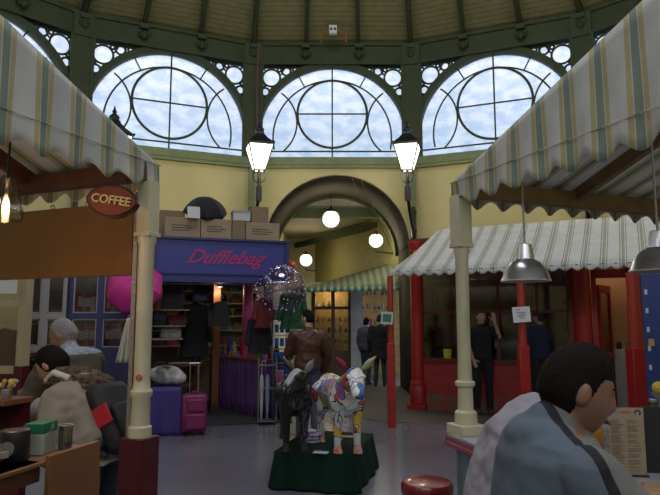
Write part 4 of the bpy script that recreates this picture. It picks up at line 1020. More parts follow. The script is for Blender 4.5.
for i, dx in enumerate((-.1, .05)):
    q = E('jar', ['dark jar standing on the white cabinet', 'small glass jar standing on the white cabinet'][i], 'jar', rw_(UR(622, .7)+dx, .9, 1.1), 0)
    mm = [dark, mat('grey_jar', (.2, .2, .18), .2)][i]; MB().lathe([(.035, 0), (.04, .02), (.04, .1), (.03, .12)], seg=16).build('body', mm, q); MB().lathe([(.032, .12), (.032, .14), (0, .145)], seg=16).build('lid', steel, q)
# window display: boards with faint red lettering marks, chair back, yellow pot, blue cloth
cb_ = mat('display_board', (.42, .40, .34), .7); mk = mat('dull_red_mark', (.20, .05, .04), .6)
for i, (px, lab) in enumerate(((542, 'tall grey display board with faint red marks, left of two'), (562, 'tall grey display board with faint red marks, right of two'))):
    t = E('display_board', lab, 'board', rw_(UR(px, .3), .35), r30); MB().bx(-.16, .16, 0, .03, .012, 2.4).build('board', cb_, t, smooth=False)
    k = MB()
    for j in range(6): k.ball((.02, -.002, 2.15-.24*j), (.03, .004, .045), 10, 6)
    k.build('marks', mk, t)
t = E('paint_pot', 'small yellow pot on the red window ledge beside the cream post', 'pot', rw_(UR(446), -.0, zr+.06), 0)
MB().lathe([(.065, 0), (.07, .02), (.075, .14)], seg=20).build('body', mat('yellow_pot', (.55, .45, .03), .5), t); MB().lathe([(.078, .14), (.078, .16), (0, .165)], seg=20).build('lid', mat('yellow_pot', (.55, .45, .03), .5), t)
t = E('folded_cloth', 'dark blue cloth heaped inside the red shop window', 'cloth', rw_(UR(440, .5), .5, zr+.0), 0)
b = MB().ball((0, 0, .1), (.2, .12, .10), 24, 14)
for v in b.b.verts: v.co.z += .02*math.sin(v.co.x*40+v.co.y*30)
b.build('cloth', mat('navy_cloth', (.03, .04, .08), .8), t); MB().bx(-.25, .25, -.15, .15, -.86, -.0).build('stand', dark, t, smooth=False)
# seated figure / mannequin-like coats in the gloom
garment('pale grey coat in the red shop window left of the cream post', rw_(UR(448, .8), .8, 2.3), r30, .5, 1.2, mat('dim_grey_coat', (.36, .32, .28), .9))
garment('brown coat in the red shop window right of the man in black', rw_(UR(508, .8), .8, 2.3), r30, .5, 1.2, mat('dim_brown_coat', (.12, .09, .07), .9))
tag(MB().rod(rw_(.2, .8, 2.36), rw_(u1, .8, 2.36), .014).build('coat_rail', steel), 'steel rail across the inside of the red shop window', 'rail')
# blue post and yellow ball at the picture edge
bp3 = V(657, 400, 7.1)
t = E('blue_post', 'royal blue banner board with pale marks at the picture edge', 'board', (bp3.x+.12, bp3.y, 0), R(-20))
MB().bx(-.2, .2, -.02, .02, 0, 2.35).build('board', mat('banner_blue', (.015, .035, .16), .5), t, bevel=.004)
k = MB(); 
for j in range(5): k.bx(-.17, -.14, -.024, -.02, 1.9-.22*j, 1.96-.22*j)
k.build('marks', mat('pale_mark', (.5, .5, .55), .5), t, smooth=False); MB().bx(-.16, -.1, -.025, -.02, 1.3, 1.38).build('gold_mark', mat('gold_mark', (.45, .3, .08), .5), t, smooth=False)
# ---------------- pale far awning
pale = (.78, .79, .76); gst = (.33, .36, .28)
far_c = stripes('pale_striped_canvas', 'X', .24, [(0, pale), (.34, gst), (.40, pale), (.46, (.45, .46, .36)), (.62, pale), (.68, gst), (.73, pale)], rough=.8, noise=.08, translucent=.2)
EA = V(391, 277, 9.3); rz3 = R(-27)
t = E('far_awning', 'pale grey striped sloping awning over the red shop front', 'awning', (EA.x, EA.y, 0), rz3)
L3 = 4.1; eo = EA.z+.10; top_z = 3.2
W3 = 1.55
def slope_f(u, v):
    x = u*L3; xt = .32+u*(L3-.1)
    return Vector((x+(xt-x)*v*1.0, W3*v, eo+(top_z-eo)*v-.03*math.sin(PI*v)))
MB().sheet(slope_f, 80, 8).build('slope_canvas', far_c, t, thick=.004)
MB().sheet(lambda u, v: slope_f(0, v*u if False else v)*(1)+Vector((0, 0, 0))+Vector((.0, 0, -u*(slope_f(0, v).z-EA.z-.02)*0.35)), 2, 8).build('end_canvas', far_c, t, thick=.004)
def val3(u, v):
    x = u*L3; zb = EA.z+.045*(1-abs(math.cos(PI*x/.16+.5))); return Vector((x, -.004-.006*math.sin(x*2*PI/.16), zb+(eo+.005-zb)*v))
MB().sheet(val3, 340, 3).build('valance', far_c, t, thick=.003)
for a_, b_ in (((0, .01, eo-.02), (L3, .01, eo-.02)), ((.32, W3, top_z-.02), (L3+.2, W3, top_z-.02))): MB().rod(a_, b_, .012).build('frame_bar', mat('frame_red', (.16, .008, .010), .45), t)
# ================================================================ PASSAGE SHOP
t = E('passage_awning', 'green and white striped awning over the shop at the end of the passage', 'awning', (0, 0, 0))
gw = stripes('green_white_canvas', 'X', .17, [(0, (.34, .37, .27)), (.5, (.17, .24, .14))], rough=.8, noise=.1, translucent=.2)
p0, p1, p2, p3 = V(292, 292, 15.6), V(400, 290, 14.6), V(400, 262, 15.6), V(316, 290, 17.4)
p0.z = p1.z = 2.42; p3.z = 2.62; p2.z = 3.15
MB().sheet(lambda u, v: p0.lerp(p1, u).lerp(p3.lerp(p2, u), v), 20, 6).build('slope_canvas', gw, t, thick=.004)
def vf(u, v):
    q = p0.lerp(p1, u); x = u*(p1-p0).length; return q+Vector((0, -.005, -.13*(1-v)+.03*(1-v)*abs(math.sin(PI*x/.17))))
MB().sheet(vf, 100, 2).build('valance', stripes('green_white_valance', 'X', .17, [(0, (.45, .5, .45)), (.45, (.04, .22, .13))], rough=.8, noise=.1), t, thick=.003)
YP = 17.0
wx = lambda px: V(px, 330, YP).x
t = E('passage_shop', 'shop front of warm lit windows under the green striped awning', 'shop front', (0, YP, 0))
bw = mat('brown_frame', (.07, .04, .02), .5)
b = MB()
for px in (313, 333, 350): b.bx(wx(px)-.05, wx(px)+.05, -.05, .08, 0, 2.5)
zz1 = V(330, 308, YP).z
b.bx(wx(312), wx(350), -.04, .06, zz1-.04, zz1+.04).bx(wx(312), wx(350), -.04, .06, 2.4, 2.6).bx(wx(312), wx(350), -.03, .06, 0, .75)
b.build('window_frame', bw, t, smooth=False)
for a, b2 in ((313, 333), (333, 350)):
    for z0_, z1_ in ((.75, zz1-.04), (zz1+.04, 2.4)): MB().bx(wx(a)+.05, wx(b2)-.05, 0, .012, z0_, z1_).build('pane', clear_glass('shop_glass2', (.9, .85, .75), .92), t, smooth=False)
MB().bx(wx(350)+.02, wx(363), -.15, .12, 0, 2.6).build('pillar', mat('grey_white_pillar', (.35, .36, .38), .6, noise=.2), t, smooth=False)
MB().bx(wx(312), wx(409), .9, .95, 0, 2.6).build('back_wall', mat('ochre_wall', (.45, .33, .15), .7, noise=.3), t, smooth=False)
MB().bx(wx(305), wx(409), -.05, 1.0, 2.6, 2.66).build('ceiling_panel', pas, t, smooth=False)
q = E('shop_lamp', 'small lamp on the ceiling inside the passage shop', 'lamp', (wx(331), YP+.45, 2.58)); MB().rod((0, 0, 0), (0, 0, -.05), .07, seg=16).build('housing', steel, q); MB().ball((0, 0, -.05), (.05, .05, .03)).build('lens', globe_glow, q); point(q, (0, 0, -.15), 16, (1, .8, .5), .05)
rb = random.Random(3)
t = E('display_shelves', 'display shelves of small goods inside the lit passage shop window', 'shelves', (wx(332), YP+.45, 0))
for z_ in (.95, 1.25, 1.55, 1.95): MB().bx(-.5, .5, -.12, .12, z_-.02, z_).build('shelf', shelfm, t, smooth=False)
for x in (-.5, .5): MB().bx(x-.015, x+.015, -.12, .12, 0, 2.4).build('side_panel', shelfm, t, smooth=False)
for si, z_ in enumerate((.95, 1.25, 1.55, 1.95)):
    for k in range(6):
        cn, c = [('cream', (.5, .42, .25)), ('green', (.12, .2, .05)), ('amber', (.4, .18, .04)), ('white', (.5, .5, .45)), ('brown', (.15, .07, .03))][rb.randrange(5)]
        q = E('ornament', '%s ornament on the %s shelf of the lit passage shop window' % (cn, ['lowest', 'second', 'third', 'top'][si]), 'ornament', (wx(332)-.4+.16*k, YP+.42, z_+.001), 0, 'ornaments in the passage shop window')
        h = rb.uniform(.1, .2); MB().lathe([(.03, 0), (.045, .02), (.05, h*.5), (.02, h*.75), (.03, h)], seg=14).build('body', mat('orn_'+cn, c, .4), q)
# open front goods right of the pillar
t = E('goods_rack', 'rack of bright small goods hung beside the pillar in the passage', 'rack', (wx(376), YP+.3, 0))
for z_ in (.9, 1.45, 1.9, 2.3): MB().bx(-.38, .38, -.1, .1, z_-.02, z_).build('shelf', shelfm, t, smooth=False)
for x in (-.38, .38): MB().rod((x, 0, 0), (x, 0, 2.5), .02).build('upright', steel, t)
for si, z_ in enumerate((.9, 1.45, 1.9, 2.3)):
    for k in range(7):
        cn, c = gc[rb.randrange(7)]
        q = E('trinket', '%s trinket on the %s shelf of the open rack in the passage' % (cn, ['lowest', 'second', 'third', 'top'][si]), 'trinket', (wx(376)-.33+.11*k, YP+.26, z_+.001), 0, 'goods on the passage rack')
        h = rb.uniform(.08, .2) if z_ < 2.2 else .12; MB().lathe([(.02, 0), (.035, .02), (.03, h*.6), (.04, h*.8), (.015, h)], seg=12).build('body', mat('goods_'+cn, c, .6), q)
# ================================================================ LEFT FACADES
def LU(px, v=0): return U(px)
navyf = mat('violet_blue_frame', (.024, .02, .10), .45); creamf = mat('cream_window_frame', (.30, .29, .26), .5)
def facade(px0, px1, cols, zs, m, label, name, riser, zt=2.75):
    a, b_ = LU(px0), LU(px1); L = b_-a
    t = E(name, label, 'shop front', fw(a, .15, 0), frz)
    f = MB(); xs = [0]+[LU(c)-a for c in cols]+[L]
    for x in xs: f.bx(x-.045, x+.045, -.04, .05, 0, zt)
    for z_ in zs: f.bx(0, L, -.035, .045, z_-.04, z_+.04)
    f.bx(0, L, -.045, .05, zt-.12, zt)
    f.build('window_frame', m, t, smooth=False)
    zz = zs+[zt-.1]
    for x0, x1 in zip(xs[:-1], xs[1:]):
        for z0_, z1_ in zip(zz[:-1], zz[1:]): MB().bx(x0+.045, x1-.045, 0, .01, z0_+.04, z1_-.04).build('pane', clear_glass('facade_glass', (.82, .80, .80), .9), t, smooth=False)
    hb_ = MB()
    for x0, x1 in zip(xs[:-1], xs[1:]):
        for z0_, z1_ in zip(zz[:-1], zz[1:]):
            for zq in (z0_+.045, z1_-.06): hb_.bx(x0+.045, x1-.045, -.02, .0, zq, zq+.015)
            for xq in (x0+.045, x1-.06): hb_.bx(xq, xq+.015, -.02, 0, z0_+.045, z1_-.045)
    hb_.build('inner_beading', mat('pale_beading', (.32, .30, .34), .5), t, smooth=False)
    MB().bx(0, L, -.03, .04, 0, zs[0]-.04).build('stall_riser', riser, t, smooth=False)
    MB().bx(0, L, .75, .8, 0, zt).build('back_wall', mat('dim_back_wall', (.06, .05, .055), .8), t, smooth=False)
    return t, a, L
zA = V(100, 351, 8.8).z; zB = V(100, 316, 8.8).z
facade(70, 148, [101, ], [zA, zB], navyf, 'violet blue window front with red goods left of the bag shop', 'storefront', navyf)
facade(23, 67, [44], [V(40, 388, 8.4).z, V(40, 350, 8.4).z, V(40, 316, 8.4).z], creamf, 'cream framed dark windows behind the coffee stall customers', 'storefront', mat('grey_riser', (.12, .11, .12), .6))
rb = random.Random(21)
gn = [('crimson', (.30, .015, .03)), ('black', (.02, .02, .02)), ('white', (.45, .45, .45)), ('pink', (.5, .1, .22)), ('grey', (.2, .2, .21)), ('plum', (.12, .02, .06))]
for (pa, pb, y, n, nm) in ((104, 128, 346, 6, 'sill'), (104, 146, 313, 7, 'upper shelf'), (74, 98, 313, 5, 'left pane shelf'), (72, 98, 346, 5, 'left sill')):
    a, b_ = LU(pa), LU(pb); zz = V(110, y, 9.0).z
    t = E('window_shelf', 'thin shelf behind the violet blue front, at the %s' % nm, 'shelf', fw(a, .5, zz-.02), frz); MB().bx(-.02, b_-a+.04, -.1, .1, 0, .018).build('board', dark, t); MB().bx(-.02, 0, -.1, .29, -.1, 0).bx(b_-a+.02, b_-a+.04, -.1, .29, -.1, 0).build('bracket', dark, t)
    for k in range(n):
        cn, c = gn[rb.randrange(6)]; h = rb.uniform(.25, .34)
        q = E('boxed_item', '%s boxed item behind the violet blue window, %s' % (cn, nm), 'box', fw(a+.06+(b_-a-.08)*k/max(1, n-1), .48, zz), frz, 'boxed goods in the violet blue window')
        MB().bx(-.045, .045, -.04, .04, 0, h).build('box', mat('pack_'+cn, c, .5, noise=.4, nscale=30), q, bevel=.004); MB().bx(-.03, .03, -.042, -.04, h*.3, h*.75).build('label_patch', mat('pack_white', (.42, .42, .42), .5), q, smooth=False)
for i, px in enumerate((28, 36, 49, 58)):
    for y, w2 in ((346, 'middle'), (383, 'lower')):
        garment('%s folded coat hung in the %s cream framed window' % (['dark', 'brown', 'green grey', 'plum'][i], w2), fw(LU(px), [.45, .62][i % 2], V(px, y-24, 8.6).z), frz, .17, .36, mat('win_coat_%d' % i, [(.03, .03, .03), (.09, .06, .04), (.07, .08, .06), (.10, .02, .05)][i], .9), 1.0, 'display_coat', False)
for y in (322, 359): tag(MB().rod(fw(LU(23), .55, V(40, y-1.5, 8.6).z), fw(LU(67), .55, V(60, y-1.5, 8.6).z), .012).build('display_rail', steel), 'rail behind the cream framed windows at %s level' % ('middle' if y < 330 else 'lower'), 'rail')
# cream cloth hanging by the post
t = E('hanging_cloth', 'cream cloth hanging from a hook left of the coffee stall post', 'cloth', V(130, 318, 7.2), R(20))
def cf(u, v): return Vector(((-.14+.22*u)*(.25+.75*(1-v)), .025*math.sin(u*22)*(1-v)-.02, -.52*(1-v)))
MB().sheet(cf, 30, 12).build('cloth', mat('cream_cloth', (.45, .42, .34), .85), t, thick=.01); MB().ring((0, -.02, .015), .02, .004, 'Y', 14, 6).build('hook', steel, t)
# far left: a second cream and maroon stall post, cream frame and white card
p_ = V(20, 400, 8.0)
t = E('stall_post', 'cream and maroon square post beyond the customers at the left edge', 'post', (p_.x, p_.y, 0), R(-20))
MB().bx(-.07, .07, -.07, .07, 0, 1.0).build('plinth', maroon, t, bevel=.004); MB().bx(-.06, .06, -.06, .06, 1.0, 2.6).build('shaft', mat('warm_cream_post', (.40, .32, .19), .5), t, bevel=.004)
t = E('stall_screen', 'cream framed glazed screen of the stall at the left edge', 'screen', (p_.x-.08, p_.y+.02, 0), R(180-10))
z1_ = V(10, 303, 8).z
MB().bx(0, 1.1, -.03, .03, z1_-.05, z1_+.04).bx(0, 1.1, -.03, .03, 2.4, 2.55).bx(0, 1.1, -.03, .03, .9, 1.0).build('frame', mat('warm_cream_post', (.40, .32, .19), .5), t, smooth=False)
MB().bx(0, 1.1, -.005, .005, 1.0, z1_-.05).bx(0, 1.1, -.005, .005, z1_+.04, 2.4).build('pane', clear_glass('facade_glass', (.82, .80, .80), .9), t, smooth=False)
MB().bx(0, 1.1, -.02, .02, 0, .9).build('lower_panel', maroon, t, smooth=False)
tag(MB().bx(-.14, .14, -.006, .006, -.11, .11).build('white_sign', mat('white_card', (.5, .5, .48), .6), None, V(6, 285, 7.8), R(5)), 'blank white card in the cream screen at the left edge', 'sign')
garment('dark plum jacket hanging behind the cream screen at the left edge', V(6, 325, 8.4), 0, .35, .8, mat('plum_jacket', (.12, .015, .03), .9))
# ================================================================ PODIUM AND PAINTED CALVES
q0, q1, q2 = G(275, 452, .34), G(354, 455, .34), G(372, 433, .34)
ex = (q1-q0); pw = ex.length/2; ey = q2-q1; pd = ey.length/2
prz = math.atan2(ex.y, ex.x)-R(4)
pc = (q0+q2)/2
t = E('podium', 'low podium draped in dark green cloth under the two painted calves', 'podium', (pc.x, pc.y, 0), prz)
drape(pw+.005, pd+.0, .34, .07, t, mat('bottle_green_cloth', (.003, .022, .016), .85, noise=.2, spec=.2), 'cloth', 13, .022)
MB().bx(-pw+.02, pw-.02, -pd+.02, pd-.02, 0, .33).build('box', dark, t, smooth=False)
def paint_colour():
    m = bpy.data.materials.new('painted_patches'); m.use_nodes = True; t = m.node_tree; b = t.nodes['Principled BSDF']; b.inputs['Roughness'].default_value = .35
    tc = t.nodes.new('ShaderNodeTexCoord'); nzz = t.nodes.new('ShaderNodeTexNoise'); nzz.inputs['Scale'].default_value = 5
    add = t.nodes.new('ShaderNodeMixRGB'); add.inputs[0].default_value = .25
    t.links.new(tc.outputs['Object'], nzz.inputs['Vector']); t.links.new(tc.outputs['Object'], add.inputs[1]); t.links.new(nzz.outputs['Color'], add.inputs[2])
    vo = t.nodes.new('ShaderNodeTexVoronoi'); vo.inputs['Scale'].default_value = 12
    ve = t.nodes.new('ShaderNodeTexVoronoi'); ve.feature = 'DISTANCE_TO_EDGE'; ve.inputs['Scale'].default_value = 12
    t.links.new(add.outputs[0], vo.inputs['Vector']); t.links.new(add.outputs[0], ve.inputs['Vector'])
    sp = t.nodes.new('ShaderNodeSeparateColor'); t.links.new(vo.outputs['Color'], sp.inputs[0])
    r = t.nodes.new('ShaderNodeValToRGB'); r.color_ramp.interpolation = 'CONSTANT'; e = r.color_ramp.elements
    cols = [(0, (.62, .64, .66)), (.30, (.55, .68, .78)), (.42, (.70, .70, .68)), (.62, (.03, .35, .22)), (.67, (.75, .68, .62)), (.76, (.06, .18, .50)), (.82, (.65, .10, .10)), (.87, (.70, .50, .05)), (.93, (.35, .15, .45))]
    e[0].position = 0; e[0].color = (*cols[0][1], 1); e.remove(e[1])
    for p, c in cols[1:]: x = e.new(p); x.color = (*c, 1)
    t.links.new(sp.outputs[0], r.inputs['Fac'])
    th_ = t.nodes.new('ShaderNodeMath'); th_.operation = 'GREATER_THAN'; th_.inputs[1].default_value = .035; t.links.new(ve.outputs['Distance'], th_.inputs[0])
    mx = t.nodes.new('ShaderNodeMixRGB'); mx.inputs[1].default_value = (.01, .012, .03, 1); t.links.new(th_.outputs[0], mx.inputs[0]); t.links.new(r.outputs['Color'], mx.inputs[2])
    t.links.new(mx.outputs[0], b.inputs['Base Color']); return m
def paint_black():
    m = bpy.data.materials.new('black_with_grey_swirls'); m.use_nodes = True; t = m.node_tree; b = t.nodes['Principled BSDF']; b.inputs['Roughness'].default_value = .3
    tc = t.nodes.new('ShaderNodeTexCoord'); wv = t.nodes.new('ShaderNodeTexWave'); wv.inputs['Scale'].default_value = 9; wv.inputs['Distortion'].default_value = 16; wv.inputs['Detail'].default_value = 2
    r = t.nodes.new('ShaderNodeValToRGB'); r.color_ramp.elements[0].position = .80; r.color_ramp.elements[0].color = (.010, .010, .012, 1); r.color_ramp.elements[1].position = .9; r.color_ramp.elements[1].color = (.13, .13, .15, 1)
    n = t.nodes.new('ShaderNodeTexNoise'); n.inputs['Scale'].default_value = 3.2
    r2 = t.nodes.new('ShaderNodeValToRGB'); r2.color_ramp.elements[0].position = .44; r2.color_ramp.elements[1].position = .56
    mx = t.nodes.new('ShaderNodeMixRGB'); mx.inputs[1].default_value = (.010, .010, .012, 1)
    t.links.new(tc.outputs['Object'], wv.inputs['Vector']); t.links.new(tc.outputs['Object'], n.inputs['Vector']); t.links.new(wv.outputs['Fac'], r.inputs['Fac']); t.links.new(n.outputs['Fac'], r2.inputs['Fac'])
    t.links.new(r2.outputs['Color'], mx.inputs[0]); t.links.new(r.outputs['Color'], mx.inputs[2]); t.links.new(mx.outputs[0], b.inputs['Base Color']); return m
def calf(label, loc, rz, m, head_rz, head_rx, earm, hoofm, s=1.0, facem=None, stance=0):
    """forward is -Y; height to the ear tips about 0.86 m"""
    t = E('painted_calf', label, 'calf statue', loc, rz); t.scale = (s, s, s)
    b = MB()
    # trunk: shaped sections from chest to rump (deep chest, tucked belly)
    secs = [(-.38, .50, .10, .11), (-.31, .49, .145, .165), (-.20, .475, .155, .18), (-.05, .475, .14, .16), (.10, .485, .138, .15), (.22, .50, .14, .15), (.32, .515, .13, .14), (.39, .515, .085, .10)]
    b.loft([[Vector((rx*math.cos(a), y, z+rz_*math.sin(a))) for a in [2*PI*i/24 for i in range(24)]] for y, z, rx, rz_ in secs])
    # neck
    hd = Vector((0, -.50, .66))
    b.cap((0, -.27, .54), (0, -.42, .64), .14, .10, 16)
    # legs: upper limb, knee or hock, cannon bone, hoof
    st = stance
    for sx in (-1, 1):
        o = st*sx
        b.cap((sx*.085, -.26, .44), (sx*.085, -.27+o*.3, .27), .085, .045, 14); b.cap((sx*.085, -.27+o*.3, .27), (sx*.085, -.265+o, .06), .042, .032, 14); b.ball((sx*.085, -.272+o*.3, .265), .04, 12, 8)
        b.cap((sx*.09, .28, .48), (sx*.095, .24, .33), .11, .065, 14); b.cap((sx*.095, .24, .33), (sx*.095, .345-o*.4, .225), .056, .04, 14); b.cap((sx*.095, .345-o*.4, .225), (sx*.095, .32-o, .06), .038, .032, 14)
    M = Matrix.Translation(hd) @ Euler((head_rx, 0, head_rz)).to_matrix().to_4x4()
    hb2 = MB()
    hs = [(.10, .0, .07, .075), (.04, .01, .092, .095), (-.04, .0, .088, .088), (-.11, -.02, .066, .068), (-.17, -.03, .052, .052), (-.215, -.035, .055, .05), (-.24, -.037, .04, .034)]
    hb2.loft([[Vector((rx*math.cos(a), y, z+rz_*math.sin(a))) for a in [2*PI*i/20 for i in range(20)]] for y, z, rx, rz_ in hs])
    for sx in (-1, 1): hb2.ball((sx*.062, -.045, .055), (.026, .035, .022), 12, 8)     # brow ridges
    hb2.ball((0, -.22, -.065), (.036, .03, .018), 12, 8)
    bmesh.ops.transform(hb2.b, matrix=M, verts=hb2.b.verts)
    me_ = bpy.data.meshes.new('h'); hb2.b.to_mesh(me_); b.mesh(me_)
    body = evalmesh(b.b, [('REMESH', dict(mode='VOXEL', voxel_size=.010)), ('SMOOTH', dict(iterations=6, factor=.5))])
    body.materials.append(m); link('body', body, t)
    for sx in (-1, 1):
        e = MB(); rows = []
        for k in range(7):
            u = k/6; wd_ = .062*math.sin(PI*min(.98, u*.9+.12))+.004; c_ = Vector((sx*(.07+.115*u), .06, .075+.105*u+.02*u*u))
            rows.append([M @ (c_+Vector((0, wd_*math.cos(a)*.55*0+wd_*.5*math.cos(a), 0))*1+Vector((-.6*sx, 0, .8))*(.55*wd_*math.sin(a))*.9) for a in [2*PI*i/12 for i in range(12)]])
        e.loft(rows); e.build('ear', earm[0 if sx < 0 else 1], t)
        MB().ball(M @ Vector((sx*.078, -.05, .035)), .017, 12, 8).build('eye', mat('glossy_eye', (.01, .01, .012), .1), t)
        MB().ball(M @ Vector((sx*.026, -.243, -.03)), (.009, .006, .008), 8, 6).build('nostril', dark, t)
        o = st*sx
        for (x, y) in ((sx*.085, -.275+o), (sx*.095, .31-o)):
            MB().loft([[Vector((x+rx*math.cos(a), y+yy+ry*math.sin(a), z_)) for a in [2*PI*i/16 for i in range(16)]] for z_, rx, ry, yy in ((0, .042, .052, -.012), (.025, .038, .045, -.006), (.075, .028, .03, 0))]).build('hoof', hoofm, t)
    tl_ = MB(); pts = [Vector((0, .39, .57)), Vector((0, .44, .53)), Vector((.015, .455, .44)), Vector((.02, .45, .34))]
    tl_.tube(pts, .012, 8); tl_.ball((.02, .45, .31), (.02, .02, .045), 10, 8); tl_.build('tail', m, t)
    if facem:
        fc = MB(); rows = []
        for k in range(9):
            u = k/8; y = .03-.19*u; zt_ = [.107, .103, .094, .086, .075, .06, .047, .035, .022][k]+.004
            rows.append([M @ Vector((x*(.055-.02*u), y, zt_-.018*abs(x)**2.2*1.2)) for x in (-1, -.5, 0, .5, 1)])
        g = [[fc.b.verts.new(p) for p in rw] for rw in rows]
        for i in range(8):
            for j in range(4): fc.b.faces.new((g[i][j], g[i][j+1], g[i+1][j+1], g[i+1][j]))
        fc.build('face_marking', facem, t, thick=.006)
    return t
pb_ = paint_black(); pcx = paint_colour()
gl_ = mat('silver_grey_paint', (.30, .31, .34), .4)
c1 = G(292, 451, .34); c2 = G(334, 454, .34)
calf('black painted calf statue with silver grey swirls and pale face, nearest the purple table', (c1.x-.0, c1.y+.28, .346), R(6), pb_, R(-42), R(12), (mat('black_ear', (.02, .02, .022), .4, noise=.5), gl_), dark, 1.03, gl_, .02)
calf('white painted calf statue with bright multicoloured patches on the green podium', (c2.x+.05, c2.y+.32, .346), R(16), pcx, R(-10), R(22), (mat('dark_red_ear', (.22, .02, .04), .4), mat('yellow_blue_ear', (.5, .42, .05), .4, col2=(.02, .2, .4), nscale=14)), mat('orange_flower_hoof', (.62, .55, .45), .4, col2=(.5, .08, .02), nscale=18), 1.06, None, -.03)
# things lying on the podium
PM = Matrix.Translation((pc.x, pc.y, .346)) @ Matrix.Rotation(prz, 4, 'Z')
def onpod(px, py): return G(px, py, .346)
p_ = onpod(308, 445)
lil, wht = mat('lilac_cloth', (.32, .26, .48), .7), mat('soft_white_cloth', (.5, .5, .54), .7)
for i in range(4):
    q = E('folded_bag', '%s folded cloth bag in the pile between the calves, %s' % (['lilac', 'white', 'lilac', 'white'][i], ['at the bottom', 'second from the bottom', 'third from the bottom', 'on top'][i]), 'bag', (p_.x+.035+.012*i*(-1)**i, p_.y+.10, .348+.034*i), R(10+7*i), 'pile of folded cloth bags on the podium')
    MB().bx(-.075, .075, -.055, .055, 0, .03).build('cloth', [lil, wht][i % 2], q, bevel=.012); MB().bx(-.02, .02, -.058, -.05, .008, .022).build('label_patch', [wht, lil][i % 2], q)
for px, py, lab, m_ in ((321, 453.0, 'small pale plaque lying on the front edge of the podium', wht), (347, 437, 'white and red plaque lying behind the coloured calf front hoof', mat('red_white_plaque', (.55, .5, .5), .4, col2=(.4, .04, .04), nscale=14))):
    p_ = onpod(px, py); q = E('plaque', lab, 'plaque', (p_.x, p_.y, .348), prz); MB().bx(-.07, .07, -.045, .045, 0, .008).build('plate', m_, q, bevel=.003); MB().bx(-.05, .05, .01, .02, .008, .0095).bx(-.05, .02, -.015, -.008, .008, .0095).build('printing', mat('grey_ink', (.16, .16, .2), .6), q, smooth=False)

# ================================================================ COFFEE STALL COUNTER (bottom left)
cas = V(50, 470, 2.1); side = V(99, 470, 2.36)-cas; side.z = 0; sw_ = side.length; szr = math.atan2(side.y, side.x)
pine = mat('orange_pine', (.20, .085, .03), .5, noise=.2, nscale=5)
cz0 = V(50, 456, 2.1).z
t = E('display_case', 'orange brown wooden display case with slanted side at the coffee stall', 'case', (cas.x, cas.y, 0), szr)
MB().prism([(0, 0), (sw_+.06, 0), (sw_, cz0+.0), (0, cz0)], 0, .02).build('side_panel', pine, t, smooth=False, bevel=.002)
MB().rod((.03, -.004, cz0-.06), (.03, .0, cz0-.06), .004).build('screw', brd, t)
MB().bx(-1.0, .0, .04, .30, cz0-.085, cz0-.02).bx(-1.0, 0, .04, .30, cz0-.36, cz0-.34).bx(-1.0, 0, .26, .3, .0, cz0-.02).build('shelf', mat('brown_case_wood', (.085, .03, .012), .45), t, smooth=False)
CM = Matrix.Translation((cas.x, cas.y, 0)) @ Matrix.Rotation(szr, 4, 'Z')
def onc(x, y, z=0): return CM @ Vector((x, y, cz0-.019+z))
MB().bx(-1.0, sw_-.0, .02, .34, cz0-.03, cz0-.02).build('case_top', pine, t, smooth=False)
q = E('tea_box', 'green topped white tea carton on the display case', 'box', onc(.115, .14), szr+R(12))
MB().bx(-.05, .05, -.035, .035, 0, .072).build('carton', mat('tea_white', (.36, .38, .34), .5), q, bevel=.002); MB().bx(-.0505, .0505, -.0355, .0355, .072, .108).build('green_band', mat('tea_green', (.01, .13, .05), .5), q, bevel=.002)
MB().prism([(-.032, .01), (.032, .01), (.032, .06), (0, .078), (-.032, .06)], -.0375, -.036).build('panel_print', mat('tea_print', (.24, .26, .24), .5), q, smooth=False)
MB().bx(.0, .02, -.0375, -.036, .082, .1).build('leaf_mark', mat('tea_print', (.24, .26, .24), .5), q, smooth=False)
for i, (x, y) in enumerate(((.197, .10), (.20, .17))):
    q = E('glass_jar', 'small clear glass %s beside the tea carton, nearer the %s' % ('jar', ['carton', 'slanted side'][i]), 'jar', onc(x, y), 0)
    MB().lathe([(.02, 0), (.024, .004), (.024, .08), (.022, .085)], seg=20).build('body', clear_glass('jar_glass', (.6, .62, .66), .75), q, thick=.002); MB().ring((0, 0, .085), .023, .003, 'Z', 20, 6).build('rim', steel, q)
q = E('coffee_tin', 'dark coffee tin with round grey emblem on the display case', 'tin', onc(-.01, .14), 0)
MB().lathe([(.047, 0), (.049, .003), (.049, .095), (.047, .1), (.043, .102), (0, .102)], seg=28).build('body', mat('dark_tin', (.015, .013, .015), .35), q); MB().rod((-.0, -.046, .045), (-.0, -.051, .045), .024, seg=24).build('emblem', mat('grey_emblem', (.18, .18, .17), .5), q)
for i in range(7):
    q = E('biscuit_bar', 'wrapped brown biscuit bar on the display case, %s' % ['nearest the tin', 'second from the tin', 'third from the tin', 'fourth from the tin', 'fifth from the tin', 'sixth from the tin', 'furthest from the tin'][i], 'biscuit', onc(-.12-.05*i, .13+.02*(i % 2)), szr+R(80), 'biscuit bars on the display case')
    MB().ball((0, 0, .045), (.055, .02, .045), 16, 10).build('wrapper', mat('biscuit_wrap', (.13, .07, .03), .4, noise=.5, nscale=30), q); MB().bx(-.065, -.05, -.014, .014, .035, .055).build('crimp', mat('crimp_foil', (.3, .25, .18), .3), q)
